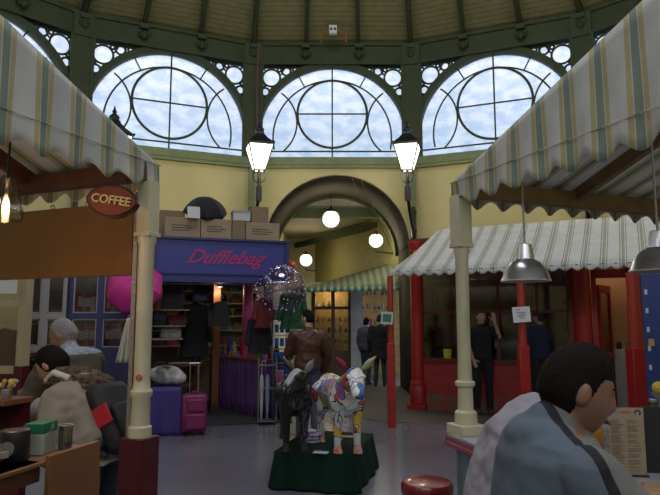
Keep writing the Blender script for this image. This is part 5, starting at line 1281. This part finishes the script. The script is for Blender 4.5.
for i in range(9):
    q = E('wrapped_bottle', 'dark bottle on the lower shelf of the display case, %s' % (['at the panel end'] + ['%s from the panel' % o for o in ('second', 'third', 'fourth', 'fifth', 'sixth', 'seventh', 'eighth', 'ninth')])[i], 'bottle', onc(-.05-.075*i, .12+.03*(i % 2), -.32), 0, 'bottles on the lower shelf of the case')
    MB().lathe([(.028, 0), (.03, .01), (.03, .11), (.012, .15), (.012, .18)], seg=16).build('body', mat('dark_bottle', (.015, .02, .015), .2), q); MB().lathe([(.014, .18), (.014, .2), (0, .202)], seg=12).build('cap', mat('bottle_cap', (.15, .12, .1), .3, .6), q)
# small white napkin and flowers on the ledge at the left edge
p_ = V(6, 400, 3.4)
t = E('ledge', 'short wooden ledge with white cloth at the left edge', 'ledge', (p_.x-.1, p_.y, 0), R(-20)); lz = p_.z
MB().bx(-.4, .12, 0, .2, lz-.03, lz).build('board', pine, t, bevel=.003); MB().bx(-.4, .1, .15, .2, 0, lz-.03).build('support', maroon, t, smooth=False); MB().sheet(lambda u, v: Vector((-.3+.36*u, -.01+.008*math.sin(u*30), lz-.24*v)), 30, 4).build('cloth', wht, t, thick=.006)
q = E('small_posy', 'small posy of white and yellow flowers on the ledge at the left edge', 'flowers', (p_.x-.03, p_.y+.06, lz+.001)); MB().lathe([(.025, 0), (.032, .03), (.03, .05)], seg=16).build('pot', steel, q)
k = MB(); k2 = MB(); rb = random.Random(4)
for j in range(14): (k if j % 2 else k2).ball((rb.uniform(-.045, .045), rb.uniform(-.03, .03), rb.uniform(.06, .1)), .014, 8, 6)
k.build('white_flowers', wht, q); k2.build('yellow_flowers', mat('yellow_flower', (.5, .4, .05), .7), q)

# ================================================================ COUNTER ITEMS (bottom right)
def onk(px, py, z=kz): return G(px, py, z)
p_ = onk(629, 476)
t = E('menu_card', 'tall printed menu card standing on the counter before the seated man', 'menu', p_, R(-4))
mz = .295
MB().bx(-.077, .077, -.002, .002, 0.0, mz).build('card', mat('menu_paper', (.34, .27, .18), .6), t, smooth=False)
k = MB(); rb = random.Random(8)
for c_ in (0, 1):
    x0 = -.068+.07*c_; z_ = mz-.055
    while z_ > .02:
        L = rb.uniform(.035, .06)
        if rb.random() > .14: k.bx(x0, x0+L, -.0032, -.0022, z_, z_+.0022)
        z_ -= .0062
k.build('printing', mat('menu_ink', (.15, .11, .08), .6), t, smooth=False)
MB().bx(-.066, -.034, -.0032, -.0022, mz-.026, mz-.014).build('blue_heading', mat('menu_blue', (.15, .32, .36), .6), t, smooth=False)
me = text('MENU', .018, .001, shear=.3); me.materials.append(mat('menu_red', (.45, .06, .03), .6)); link('red_heading', me, t, (-.004, -.0028, mz-.021), smooth=False)
MB().ring((.052, -.003, mz-.022), .011, .003, 'Y', 20, 6, R(-60), R(200)).build('round_mark', dark, t)
MB().bx(-.08, .08, -.02, .03, 0, .006).build('stand', dark, t, smooth=False)
p2_ = onk(662, 474)
t = E('black_menu_board', 'small black board standing beside the printed menu card', 'board', (p2_.x+.005, p2_.y+.03, kz), R(-8)); MB().bx(-.07, .09, -.004, .004, .0, .29).build('board', mat('blackboard', (.012, .014, .013), .6), t, bevel=.002); MB().bx(-.06, .08, -.02, .02, 0, .008).build('foot', dark, t)
p_ = onk(640, 486)
t = E('chopping_board', 'pale wooden board lying on the counter under the menu', 'board', (p_.x+.0, p_.y-.1, kz+.001), R(-10)); MB().bx(-.14, .2, -.08, .08, 0, .02).build('board', mat('pale_wood', (.40, .26, .13), .5, noise=.2), t, bevel=.006); MB().ring((-.11, 0, .02), .014, .003, 'Z', 16, 6).build('hanging_hole', dark, t)
p_ = onk(640, 492)
foil = mat('crumpled_foil', (.5, .5, .52), .2, .95, bump=1.0, bscale=60)
p_ = onk(600, 437)
t = E('foil_tray', 'foil covered tray on the counter behind the seated man\'s face', 'tray', (p_.x, p_.y, kz+.001), R(-15)); MB().loft([[Vector((rx*math.cos(a), ry*math.sin(a), z_)) for a in [2*PI*i/24 for i in range(24)]] for z_, rx, ry in ((0, .10, .07), (.045, .13, .09), (.06, .12, .085), (.085, .06, .04))]).build('foil', foil, t); MB().ring((0, 0, .045), .115, .006, 'Z', 24, 6).build('rim', steel, t)
for i, (px, py, h, c, lab) in enumerate(((597, 452, .15, (.40, .17, .02), 'orange filled glass jar by the seated man\'s chin'), (588, 462, .07, (.45, .45, .45), 'short steel sugar pot by the seated man\'s neck'), (604, 446, .16, (.3, .3, .3), 'clear shaker with metal cap beside the orange jar'), (654, 424, .16, (.04, .035, .02), 'dark bottle by the red post beneath the yellow ball'))):
    p_ = onk(px, py); q = E('condiment_jar', lab, 'jar', (p_.x, p_.y, kz+.001)); MB().lathe([(.03, 0), (.035, .006), (.035, h*.7), (.024, h*.85), (.024, h*.9)], seg=20).build('body', mat('jar_fill_%d' % i, c, .25, noise=.3, nscale=30), q); MB().lathe([(.026, h*.9), (.026, h), (0, h+.004)], seg=20).build('lid', steel, q)
p_ = onk(660, 418)
t = E('fruit_stand', 'yellow ball shaped fruit display on the counter at the picture edge', 'fruit stand', (p_.x+.01, p_.y, kz+.001)); MB().lathe([(.05, 0), (.05, .01), (.012, .02), (.012, .13), (.05, .15), (.055, .17)], seg=20).build('stand', steel, t)
for j, (dz, c) in enumerate(((.205, (.55, .42, .03)), )): MB().ball((0, 0, dz+.0), (.05, .05, .046), 20, 14).build('yellow_fruit', mat('lemon_yellow', c, .45, bump=.2), t)
tag(MB().ball((0, 0, 0), .04, 18, 12).build('orange', mat('orange_skin', (.6, .18, .02), .5, bump=.3, bscale=90), None, (onk(655, 440).x, onk(655, 440).y, kz+.041)), 'single orange on the counter below the yellow fruit', 'fruit')
# ================================================================ PEOPLE
def sstep(a, b, x): t = max(0, min(1, (x-a)/(b-a))); return t*t*(3-2*t)
def head_pt(d, hair=0):
    x, y, z = d
    X, Y, Z = x*.074, y*.094, z*.118
    if z < 0: X *= 1-.30*(-z)**1.6; 
    if z < -.2 and y < 0: Y *= 1-.35*sstep(-.2, -.9, z)
    if y < 0 and z > -.2: Y *= 1.07
    if y > 0 and z < -.3: Y *= 1+.10*sstep(-.3, -.85, z)
    g = lambda x0, z0, sx, sz: math.exp(-((x-x0)/sx)**2-((z-z0)/sz)**2)
    if y > 0:
        Y += .024*math.exp(-(x/.13)**2)*math.exp(-((z+.26)/(.22 if z > -.26 else .09))**2)
        Y += .008*g(0, .02, .15, .2)
        Y -= .010*(g(.40, .03, .17, .12)+g(-.40, .03, .17, .12))
        Y += .005*(g(.35, .22, .3, .08)+g(-.35, .22, .3, .08))
        Y += .007*g(0, -.50, .24, .06)+.006*g(0, -.60, .2, .05)-.004*g(0, -.55, .25, .025)
        Y += .009*g(0, -.86, .3, .14)
        X += .004*(g(.6, -.2, .2, .2)-g(-.6, -.2, .2, .2))
    return Vector((X, Y, Z))
def dirs(nu, nv):
    for i in range(nu):
        for j in range(nv+1):
            yield i, j, (math.cos(2*PI*i/nu)*math.sin(PI*j/nv), math.sin(2*PI*i/nu)*math.sin(PI*j/nv), math.cos(PI*j/nv))
def globe_mesh(fn, M, nu=56, nv=44):
    b = bmesh.new(); g = {}
    for i, j, d in dirs(nu, nv):
        if j in (0, nv) and i > 0: g[i, j] = g[0, j]; continue
        g[i, j] = b.verts.new(M @ fn(d))
    for i in range(nu):
        for j in range(nv):
            v = [g[i, j], g[(i+1) % nu, j], g[(i+1) % nu, j+1], g[i, j+1]]; u = []
            for q in v:
                if q not in u: u.append(q)
            if len(u) > 2: b.faces.new(u)
    bmesh.ops.recalc_face_normals(b, faces=b.faces[:])
    me = bpy.data.meshes.new('g'); b.to_mesh(me); b.free(); return me
def frame_on(direction, side):
    f = direction.normalized(); s = (side-f*side.dot(f)).normalized(); n = f.cross(s); return Matrix((s, f, n)).transposed()
def hand(mb, wrist, dirv, side, sx, curl=.5):
    """palm along dirv, thumb towards side"""
    Mr = frame_on(dirv, side); W = lambda x, y, z: wrist+Mr @ Vector((x, y, z))
    mb.loft([[W(rx*math.cos(a), y, rz_*math.sin(a)) for a in [2*PI*i/14 for i in range(14)]] for y, rx, rz_ in ((-.02, .026, .02), (.0, .028, .02), (.03, .037, .018), (.07, .042, .015), (.092, .04, .012))])
    for k, (x, L) in enumerate(((.030, .072), (.010, .08), (-.011, .074), (-.031, .058))):
        p = Vector((x, .085, 0)); a = 0; segs = (.45, .3, .25)
        for q, s_ in enumerate(segs):
            a -= curl*(.5 if q == 0 else .7); n = p+Vector((x*.1, math.cos(a), math.sin(a)))*L*s_
            mb.cap(W(*p), W(*n), .0095-.0012*q, .0088-.0012*q, 8); p = n
    p = Vector((.026, .02, -.004))
    for L, a in ((.04, .85), (.03, .5), (.024, .3)):
        n = p+Vector((math.sin(a), math.cos(a), -.25)).normalized()*L; mb.cap(W(*p), W(*n), .0115, .0105, 8); p = n
def torso(mb, spine, side, prof, infl=0.0):
    """spine: list of points from crotch to neck base, prof: (t, half width, half depth)"""
    def P(t):
        f = t*(len(spine)-1); i = min(int(f), len(spine)-2); return spine[i].lerp(spine[i+1], f-i)
    rings = []
    for t, hw_, hd_ in prof:
        c = P(max(0, min(1, t))); d = (P(min(1, t+.08))-P(max(0, t-.08))).normalized()
        if t > 1: c = c+d*(t-1)*.5
        if t < 0: c = c+Vector((0, 0, t*.5))
        s_ = (side-d*side.dot(d)).normalized(); n = s_.cross(d)
        rings.append([c+s_*((hw_+infl)*(abs(math.cos(a))**.8)*(1 if math.cos(a) > 0 else -1))-n*((hd_+infl)*math.sin(a)) for a in [2*PI*i/28 for i in range(28)]])
    mb.loft(rings)
TP = [(-.06, .10, .075), (.02, .155, .105), (.15, .165, .112), (.38, .142, .098), (.6, .158, .112), (.80, .176, .112), (.90, .17, .098), (.97, .12, .075), (1.0, .07, .06)]
def person(label, loc, rz, J, st):
    t = E('person', label, 'person', loc, rz)
    side = J.get('side', Vector((1, 0, 0))); vox = st.get('vox', .009)
    V3 = lambda k: Vector(J[k])
    pel, neck, hd = V3('pelvis'), V3('neck'), V3('head')
    mid = J.get('mid', pel.lerp(neck, .5)+Vector((0, -.02, 0)))
    spine = [pel, pel.lerp(Vector(mid), .5), Vector(mid), Vector(mid).lerp(neck, .55), neck]
    hM = Matrix.Translation(hd) @ Euler((J.get('nod', 0), J.get('tilt', 0), J.get('turn', 0)), 'ZXY' if False else 'XYZ').to_matrix().to_4x4()
    hM = Matrix.Translation(hd) @ (Matrix.Rotation(J.get('turn', 0), 4, 'Z') @ Matrix.Rotation(J.get('nod', 0), 4, 'X') @ Matrix.Rotation(J.get('tilt', 0), 4, 'Y'))
    b = MB(); b.mesh(globe_mesh(head_pt, hM))
    for s in (-1, 1):
        b.ball(hM @ Vector((s*.077, -.008, -.004)), (.011, .019, .031), 12, 8, rot=hM.to_3x3() @ Euler((R(-12), 0, s*R(-18))).to_matrix())
    b.cap(neck-(hd-neck).normalized()*.02, hM @ Vector((0, -.02, -.055)), .060, .056, 20)
    torso(b, spine, side, TP)
    sh = {}
    for s, n in ((-1, 'l'), (1, 'r')):
        a, e, w_ = V3('sh_'+n), V3('el_'+n), V3('wr_'+n); sh[n] = a
        b.cap(a, e, .050, .040, 16); b.cap(e, w_, .039, .026, 16)
        dv = Vector(J.get('hd_'+n, (w_-e).normalized())); sd = Vector(J.get('th_'+n, (-s*.6, .6, .2)))
        hand(b, w_+dv*.015, dv, sd, s, J.get('curl', .45))
        h_, k_, an = V3('hip_'+n), V3('kn_'+n), V3('an_'+n)
        b.cap(h_, k_, .082, .056, 16); b.cap(k_, k_.lerp(an, .35), .055, .056, 16); b.cap(k_.lerp(an, .35), an, .056, .036, 16)
        fdv = Vector(J.get('foot', (0, 1, 0))); b.cap(an+Vector((0, 0, -.04)), an+fdv*.14+Vector((0, 0, -.055)), .036, .028, 12)
    body = evalmesh(b.b, [('REMESH', dict(mode='VOXEL', voxel_size=vox)), ('SMOOTH', dict(iterations=2, factor=.5))])
    body.materials.append(st['skin']); link('body', body, t)
    # eyes, brows
    ey = mat('eye_white', (.6, .58, .55), .2); ir = mat('iris_dark', (.02, .012, .008), .1)
    for s in (-1, 1):
        e_ = MB().ball(hM @ Vector((s*.030, .0665, .006)), .0115, 14, 10).build('eye', ey, t)
        MB().ball(hM @ Vector((s*.030, .0745, .006)), (.0055, .0045, .0055), 10, 8).build('iris', ir, e_)
        MB().cap(hM @ Vector((s*.015, .091, .026)), hM @ Vector((s*.044, .080, .028)), .0035, .003, 8).build('eyebrow', st['hair'], t)
    MB().cap(hM @ Vector((-.018, .093, -.064)), hM @ Vector((.018, .093, -.064)), .005, .005, 8).ball(hM @ Vector((0, .097, -.064)), (.012, .005, .006), 10, 8).build('lips', mat('lips', (.20, .07, .055), .5), t)
    # hair
    th, back, front, side_z = st.get('hair_th', .08), st.get('hair_back', -.5), st.get('hair_front', .5), st.get('hair_side', -.05)
    def hp(d):
        x, y, z = d; p = head_pt((x, min(y, .999), z)) if y < .2 else Vector((x*.074, y*.094, z*.118))
        zl = back+(side_z-back)*sstep(-.55, .0, y)+(front-side_z)*sstep(.05, .55, y)
        m_ = sstep(zl-.06, zl+.06, z)
        nz_ = .018*math.sin(17*x+5*z)*math.sin(14*y+3)+.012*math.sin(31*x+23*z+9*y)+.008*math.sin(60*y+44*x)
        if st.get('bald') and z > .75: m_ *= .55
        top = st.get('hair_top', 0)*sstep(.3, .9, z)*(.5+.5*sstep(-.6, .5, y))
        return p*(.90+m_*(.10+th+top+nz_*st.get('fluff', 1)))
    hme = globe_mesh(hp, hM, 72, 56); hme.materials.append(st['hair']); link('hair', hme, t)
    # top garment
    g = MB(); hem = st.get('hem', -.02); inf = st.get('inf', .016)
    prof = [(hem, TP[1][1]+st.get('flare', 0), TP[1][2]+st.get('flare', 0))]+[p for p in TP[1:] if p[0] > hem+.03]
    prof = prof[:-1]+[(.985, .082, .068)]
    torso(g, spine, side, prof, inf)
    nd = (hd-neck).normalized(); g.ball(neck-nd*.05, (.138, .100, .066), 20, 12); g.cap(neck-nd*.03, neck+nd*st.get('collar', .012), .074, .069, 20)
    for n in 'lr':
        a, e, w_ = V3('sh_'+n), V3('el_'+n), V3('wr_'+n)
        if st.get('short'): g.cap(a, a.lerp(e, .72), .050+inf+.006, .046+inf+.008, 18)
        else:
            k = st.get('sl', 1); g.cap(a, e, (.052+inf)*k, (.044+inf)*k, 18); g.cap(e, w_.lerp(e, .04), (.043+inf)*k, (.030+inf)*k, 18)
            if st.get('puffy'):
                for q in range(5): g.ball(a.lerp(e, .15+.2*q), (.052+inf)*1.04, 16, 10); g.ball(e.lerp(w_, .1+.2*q), (.042+inf)*1.03, 16, 10)
    if st.get('puffy'):
        for q in range(5):
            c_ = spine[0].lerp(spine[-1], .05+.17*q)
    gm = evalmesh(g.b, [('REMESH', dict(mode='VOXEL', voxel_size=vox*1.1)), ('SMOOTH', dict(iterations=4, factor=.5))])
    # soft folds
    push(gm, lambda c_: (.011*mnoise.noise(Vector((c_.x*7, c_.y*7, c_.z*9)))+.005*mnoise.noise(c_*22))*st.get('folds', 1))
    gm.materials.append(st['top'])
    if st.get('top2'):
        gm.materials.append(st['top2'][0]); fn_ = st['top2'][1]
        if len(st['top2']) > 2: gm.materials.append(st['top2'][2])
        for p in gm.polygons: p.material_index = fn_(p.center)
    link(st.get('topname', 'shirt'), gm, t)
    # trousers
    g = MB(); tp_ = [(-.07, .09, .08), (.0, .150, .112), (.14, .165, .118), (.24, .160, .114)]
    torso(g, spine, side, tp_, .010)
    for n in 'lr':
        h_, k_, an = V3('hip_'+n), V3('kn_'+n), V3('an_'+n); g.cap(h_, k_, .094, .070, 18); g.cap(k_, an+(k_-an).normalized()*.0, .068, .056, 18)
    gm = evalmesh(g.b, [('REMESH', dict(mode='VOXEL', voxel_size=vox*1.3)), ('SMOOTH', dict(iterations=4, factor=.5))]); gm.materials.append(st['trousers']); link('trousers', gm, t)
    fdv = Vector(J.get('foot', (0, 1, 0)))
    for n in 'lr':
        an = V3('an_'+n); sd = Vector((fdv.y, -fdv.x, 0)); zb = an.z-.085
        MB().loft([[Vector((an.x, an.y, 0))+fdv*(y+ry*math.sin(a))+sd*(rx*math.cos(a))+Vector((0, 0, zb+z_)) for a in [2*PI*i/20 for i in range(20)]] for z_, y, ry, rx in ((0, .055, .135, .046), (.03, .055, .137, .048), (.06, .03, .105, .045), (.10, -.005, .055, .046), (.13, -.005, .05, .046))]).build('shoe', st['shoes'], t)
    return t, hM
def stand(h=1.75, lean=0):
    k = h/1.75
    J = dict(pelvis=(0, 0, .93), neck=(0, .0, 1.47), head=(0, .025, 1.628), sh_l=(-.185, -.01, 1.40), sh_r=(.185, -.01, 1.40), el_l=(-.24, -.03, 1.12), el_r=(.24, -.03, 1.12),
             wr_l=(-.24, .06, .88), wr_r=(.24, .06, .88), hip_l=(-.085, 0, .90), hip_r=(.085, 0, .90), kn_l=(-.095, .02, .50), kn_r=(.095, .02, .50), an_l=(-.11, -.03, .085), an_r=(.11, -.03, .085))
    return {a: tuple(c*k if i < 9 and a[:2] != 'an' else c for i, c in enumerate(v)) for a, v in J.items()}
skin1 = mat('skin_light', (.42, .24, .17), .55); skin2 = mat('skin_tan', (.34, .18, .12), .55); skin3 = mat('skin_dark_tan', (.22, .11, .07), .5)
hair_d = mat('hair_dark_brown', (.008, .005, .004), .75, bump=.2, bscale=120, spec=.12); hair_g = mat('hair_grey', (.30, .30, .31), .7, bump=.6, bscale=120); hair_b = mat('hair_black', (.008, .008, .009), .6, bump=.6, bscale=120)
den = mat('dark_denim', (.02, .028, .05), .8, noise=.2, nscale=30); den2 = mat('blue_denim', (.05, .07, .12), .8, noise=.25, nscale=20); blk = mat('black_cotton', (.010, .010, .012), .85); shoe_b = mat('black_shoe', (.012, .012, .012), .5)
# --- far people
J = stand(1.76); J.update(el_l=(-.29, .06, 1.30), wr_l=(-.20, .16, 1.55), hd_l=(.15, .1, .98), th_l=(1, 0, 0), el_r=(.22, -.02, 1.13), wr_r=(.17, .14, .93), nod=R(6), turn=R(12), curl=.12)
p_ = G(484, 414, .012)
person('person in black T-shirt and black trousers with one arm raised before the red shop window', (p_.x, p_.y, .012), R(180-6), J, dict(skin=skin1, hair=hair_b, top=blk, trousers=blk, shoes=mat('brown_shoe', (.06, .03, .02), .5), short=True, hem=.05, hair_th=.05))
J = stand(1.74); J.update(turn=R(28), el_r=(.23, .05, 1.12), wr_r=(.10, .22, 1.05), el_l=(-.23, .05, 1.12), wr_l=(-.1, .22, 1.05))
p_ = G(543, 416, .012)
t, hM = person('person in navy top and dark cap seen from behind at the red shop window', (p_.x, p_.y, .012), R(12), J, dict(skin=skin2, hair=hair_b, top=mat('navy_knit', (.008, .013, .05), .85), trousers=blk, shoes=shoe_b, hem=.04, inf=.028, hair_th=.04))
MB().lathe([(.168, 1.0), (.172, 1.0), (.172, 1.025), (.168, 1.025)], seg=40).build('pale_belt', mat('pale_belt', (.4, .4, .4), .6), t).scale = (1.05, .78, 1)
MB().mesh(globe_mesh(lambda d: head_pt(d)*(1.14 if d[2] > .28 else .6), hM, 40, 30)).mesh(globe_mesh(lambda d: Vector((d[0]*.06, .105+d[1]*.05, .045+d[2]*.008)), hM, 24, 12)).build('cap', mat('dark_cap', (.012, .013, .018), .8), t)
J = stand(1.74); J.update(turn=R(40), el_l=(-.25, .08, 1.15), wr_l=(-.2, .28, 1.1), el_r=(.27, .02, 1.14), wr_r=(.25, .12, .92))
person('person in brown leather jacket and jeans seen from behind beyond the calf statues', (V(308, 330, 8.35).x, 8.35, 0), R(14), J, dict(skin=skin1, hair=hair_d, top=mat('brown_leather', (.075, .026, .014), .45, noise=.3), trousers=den2, shoes=shoe_b, hem=.02, inf=.034, topname='jacket', hair_th=.06))
J = stand(1.72); J.update(turn=R(-30))
person('person in long black coat standing far down the passage beside the goods', (V(380, 340, 14.9).x, 14.9, .012), R(-10), J, dict(skin=skin1, hair=hair_b, top=mat('black_coat', (.012, .012, .014), .9), trousers=den, shoes=shoe_b, hem=-.55, inf=.045, flare=.03, topname='coat', vox=.013))
J = stand(1.64); J.update(turn=R(20))
person('shorter person in dark blue jacket standing left of the black coated one', (V(366, 340, 15.2).x, 15.2, .012), R(-50), J, dict(skin=skin1, hair=hair_d, top=mat('dusk_blue_jacket', (.05, .06, .09), .8), trousers=den, shoes=shoe_b, hem=-.05, inf=.035, topname='jacket', vox=.013))
# --- left customers
J = stand(1.72); J.update(pelvis=(0, -.02, .92), neck=(0, .12, 1.38), head=(0, .19, 1.49), nod=R(-22), turn=R(20), sh_l=(-.18, .09, 1.31), sh_r=(.18, .09, 1.31), el_l=(-.24, .18, 1.05), el_r=(.24, .2, 1.06), wr_l=(-.12, .4, 1.06), wr_r=(.12, .42, 1.06))
hp_ = V(64, 341, 4.35)
person('grey haired person in olive jacket looking down at the coffee stall', (hp_.x+.165, 4.35-.10, 0), R(62), J, dict(skin=skin2, hair=hair_g, top=mat('olive_jacket', (.075, .06, .04), .8, noise=.2), trousers=den, shoes=shoe_b, hem=-.08, inf=.035, topname='jacket', hair_th=.055, hair_front=.62, hair_side=.1,
    top2=(mat('pale_blue_collar', (.30, .36, .45), .8, noise=.4, nscale=40), lambda c: 1 if c.z > 1.365 else 0)))
J = stand(1.70); J.update(pelvis=(0, -.02, .90), mid=(0, .05, 1.05), neck=(0, .22, 1.215), head=(0, .35, 1.325), nod=R(-35), turn=R(6), sh_l=(-.17, .16, 1.14), sh_r=(.17, .16, 1.14), el_l=(-.21, .13, .87), el_r=(.23, .32, .95), wr_l=(-.17, .33, .92), wr_r=(.12, .54, 1.04), hd_l=(.1, .9, -.1), hd_r=(0, .95, -.1))
hp_ = V(53, 366, 3.7)
bpos = Vector((hp_.x+.335, 3.7-.10, 0)); brz = R(74)
t, hM = person('dark haired person in cream padded coat leaning forward, wearing the black backpack', bpos, brz, J, dict(skin=skin2, hair=hair_d, top=mat('cream_padded_coat', (.27, .235, .20), .75, noise=.12), trousers=den, shoes=shoe_b, hem=-.30, inf=.042, flare=.04, topname='coat', hair_th=.10, hair_side=-.3, puffy=True, sl=1.0, folds=1.4))
fh = MB()
for i in range(16):
    a = 2*PI*i/16; c_ = Vector((.12*math.cos(a), .165+.09*math.sin(a), 1.25+.02*math.sin(a))); fh.ball(c_, (.055, .055, .05), 14, 10)
fh.ball((0, .04, 1.225), (.13, .09, .06), 20, 12)
fm = evalmesh(fh.b, [('REMESH', dict(mode='VOXEL', voxel_size=.009)), ('SMOOTH', dict(iterations=3))])
rb = random.Random(2)
push(fm, lambda c_: rb.uniform(-.006, .011))
fm.materials.append(mat('brown_fur', (.16, .12, .09), .95, col2=(.05, .035, .028), nscale=25, bump=.8, bscale=90)); link('fur_hood', fm, t)
MB().tube([Vector((-.15, .10, 1.27)), Vector((-.16, .2, 1.30)), Vector((-.12, .28, 1.25))], .018).build('collar_edge', mat('collar_white', (.5, .48, .45), .7), t)
t = E('backpack', 'black backpack with a red patch on the back of the leaning person', 'backpack', bpos, brz)
bk_c = mat('black_nylon_pack', (.012, .012, .015), .7, noise=.3)
M_ = Matrix.Translation((0, -.095, 1.03)) @ Matrix.Rotation(R(-30), 4, 'X')
def pk_(c, sz, m_, nm, bev=.03):
    b = MB().box(c, sz); bmesh.ops.transform(b.b, matrix=M_, verts=b.b.verts); return b.build(nm, m_, t, bevel=bev)
pk_((0, -.03, .0), (.30, .12, .42), bk_c, 'bag', .05); pk_((0, -.10, -.06), (.24, .05, .24), bk_c, 'front_pocket', .025); pk_((-.152, -.05, .02), (.012, .10, .11), mat('red_patch', (.42, .012, .02), .6), 'red_patch', .004); pk_((.152, -.05, .02), (.012, .10, .11), mat('red_patch', (.42, .012, .02), .6), 'red_patch', .004)
for s in (-1, 1): MB().tube([M_ @ Vector((s*.10, .03, .19)), Vector((s*.13, .13, 1.255)), Vector((s*.16, .235, 1.16)), Vector((s*.18, .17, 1.0)), M_ @ Vector((s*.15, .03, -.18))], .016).build('strap', bk_c, t)
# --- right: two seated customers
def barstool(loc, h, label):
    t = E('bar_stool', label, 'stool', (loc[0], loc[1], 0)); MB().lathe([(.12, h-.07), (.17, h-.05), (.178, h-.02), (.16, h), (0, h+.003)], seg=32).build('seat', redv, t); MB().lathe([(.02, h-.07), (.02, .05), (.03, .04), (.18, .02), (.18, 0)], seg=24).build('pedestal', mat('chrome', (.5, .5, .5), .2, 1), t); MB().ring((0, 0, .3), .15, .01, 'Z', 28, 6).rod((0, -.15, .3), (0, .15, .3), .008).build('foot_ring', mat('chrome', (.5, .5, .5), .2, 1), t)
sit = dict(hip_l=(-.09, .02, .80), hip_r=(.09, .02, .80), kn_l=(-.12, .42, .78), kn_r=(.12, .42, .78), an_l=(-.10, .30, .395), an_r=(.10, .30, .395))
J = stand(1.75); J.update(sit); J.update(pelvis=(0, .09, .81), mid=(0, .125, 1.05), neck=(0, .165, 1.32), head=(0, .235, 1.405), nod=R(-13), turn=R(-8), sh_l=(-.185, .17, 1.225), sh_r=(.185, .17, 1.225), el_l=(-.25, .36, 1.02), el_r=(.25, .35, 1.0), wr_l=(-.12, .58, .985), wr_r=(.15, .59, .985), hd_l=(.3, .95, -.05), hd_r=(-.2, .95, -.05))
J = {k: v for k, v in J.items()}
hp_ = V(577, 391, 1.7); rzm = R(-86); fwd = Vector((math.sin(R(86)), math.cos(R(86)), 0))
root = Vector((hp_.x, hp_.y, 0))-fwd*.235; root.z = hp_.z-1.405
gt = mat('grey_blue_jersey', (.135, .175, .23), .85, bump=.1, bscale=150)
def raglan_material(m):
    t = m.node_tree; b = t.nodes['Principled BSDF']; tc = t.nodes.new('ShaderNodeTexCoord'); sp = t.nodes.new('ShaderNodeSeparateXYZ'); t.links.new(tc.outputs['Object'], sp.inputs[0])
    def op(o, a, bb):
        n = t.nodes.new('ShaderNodeMath'); n.operation = o
        for i, v in enumerate((a, bb)):
            if isinstance(v, (int, float)): n.inputs[i].default_value = v
            else: t.links.new(v, n.inputs[i])
        return n.outputs[0]
    d = op('ADD', op('SUBTRACT', sp.outputs[1], .150), op('MULTIPLY', op('SUBTRACT', sp.outputs[2], 1.32), .28))
    r = t.nodes.new('ShaderNodeValToRGB'); r.color_ramp.interpolation = 'CONSTANT'; e = r.color_ramp.elements
    e[0].position = 0; e[0].color = (.095, .122, .160, 1); e[1].position = .5-.013; e[1].color = (.010, .010, .014, 1); x = e.new(.5+.013); x.color = (.15, .15, .145, 1)
    t.links.new(op('ADD', d, .5), r.inputs['Fac']); t.links.new(r.outputs['Color'], b.inputs['Base Color'])
raglan_material(gt)
person('seated dark haired person in grey blue shirt with black shoulder stripe, in profile', root, rzm, J, dict(skin=skin3, hair=hair_d, top=gt, trousers=den, shoes=shoe_b, short=True, hem=.0, inf=.018, vox=.006, hair_th=.07, hair_top=.10, hair_back=-.85, collar=-.004, hair_side=-.12, hair_front=.40, fluff=.8, folds=.9))
barstool(root, .80+root.z-.09, 'red topped bar stool under the seated man in the grey blue shirt')
J2 = dict(J); J2.update(neck=(0, .31, 1.25), mid=(0, .09, 1.05), head=(0, .42, 1.31), nod=R(-25), sh_l=(-.2, .25, 1.19), sh_r=(.2, .25, 1.19), el_l=(-.21, .32, .93), el_r=(.20, .32, .91), wr_l=(-.1, .48, .95), wr_r=(.10, .48, .95))
r2 = Vector((.57, 2.38, 0))
person('seated person in white shirt leaning forward, half hidden behind the dark haired person', r2, R(-92), J2, dict(skin=skin1, hair=hair_d, top=mat('white_shirt', (.28, .265, .31), .8, noise=.06), trousers=den, shoes=shoe_b, hem=-.02, inf=.028, vox=.008, folds=1.8, sl=1.05))
barstool(r2, .71, 'red topped bar stool under the person in the white shirt')
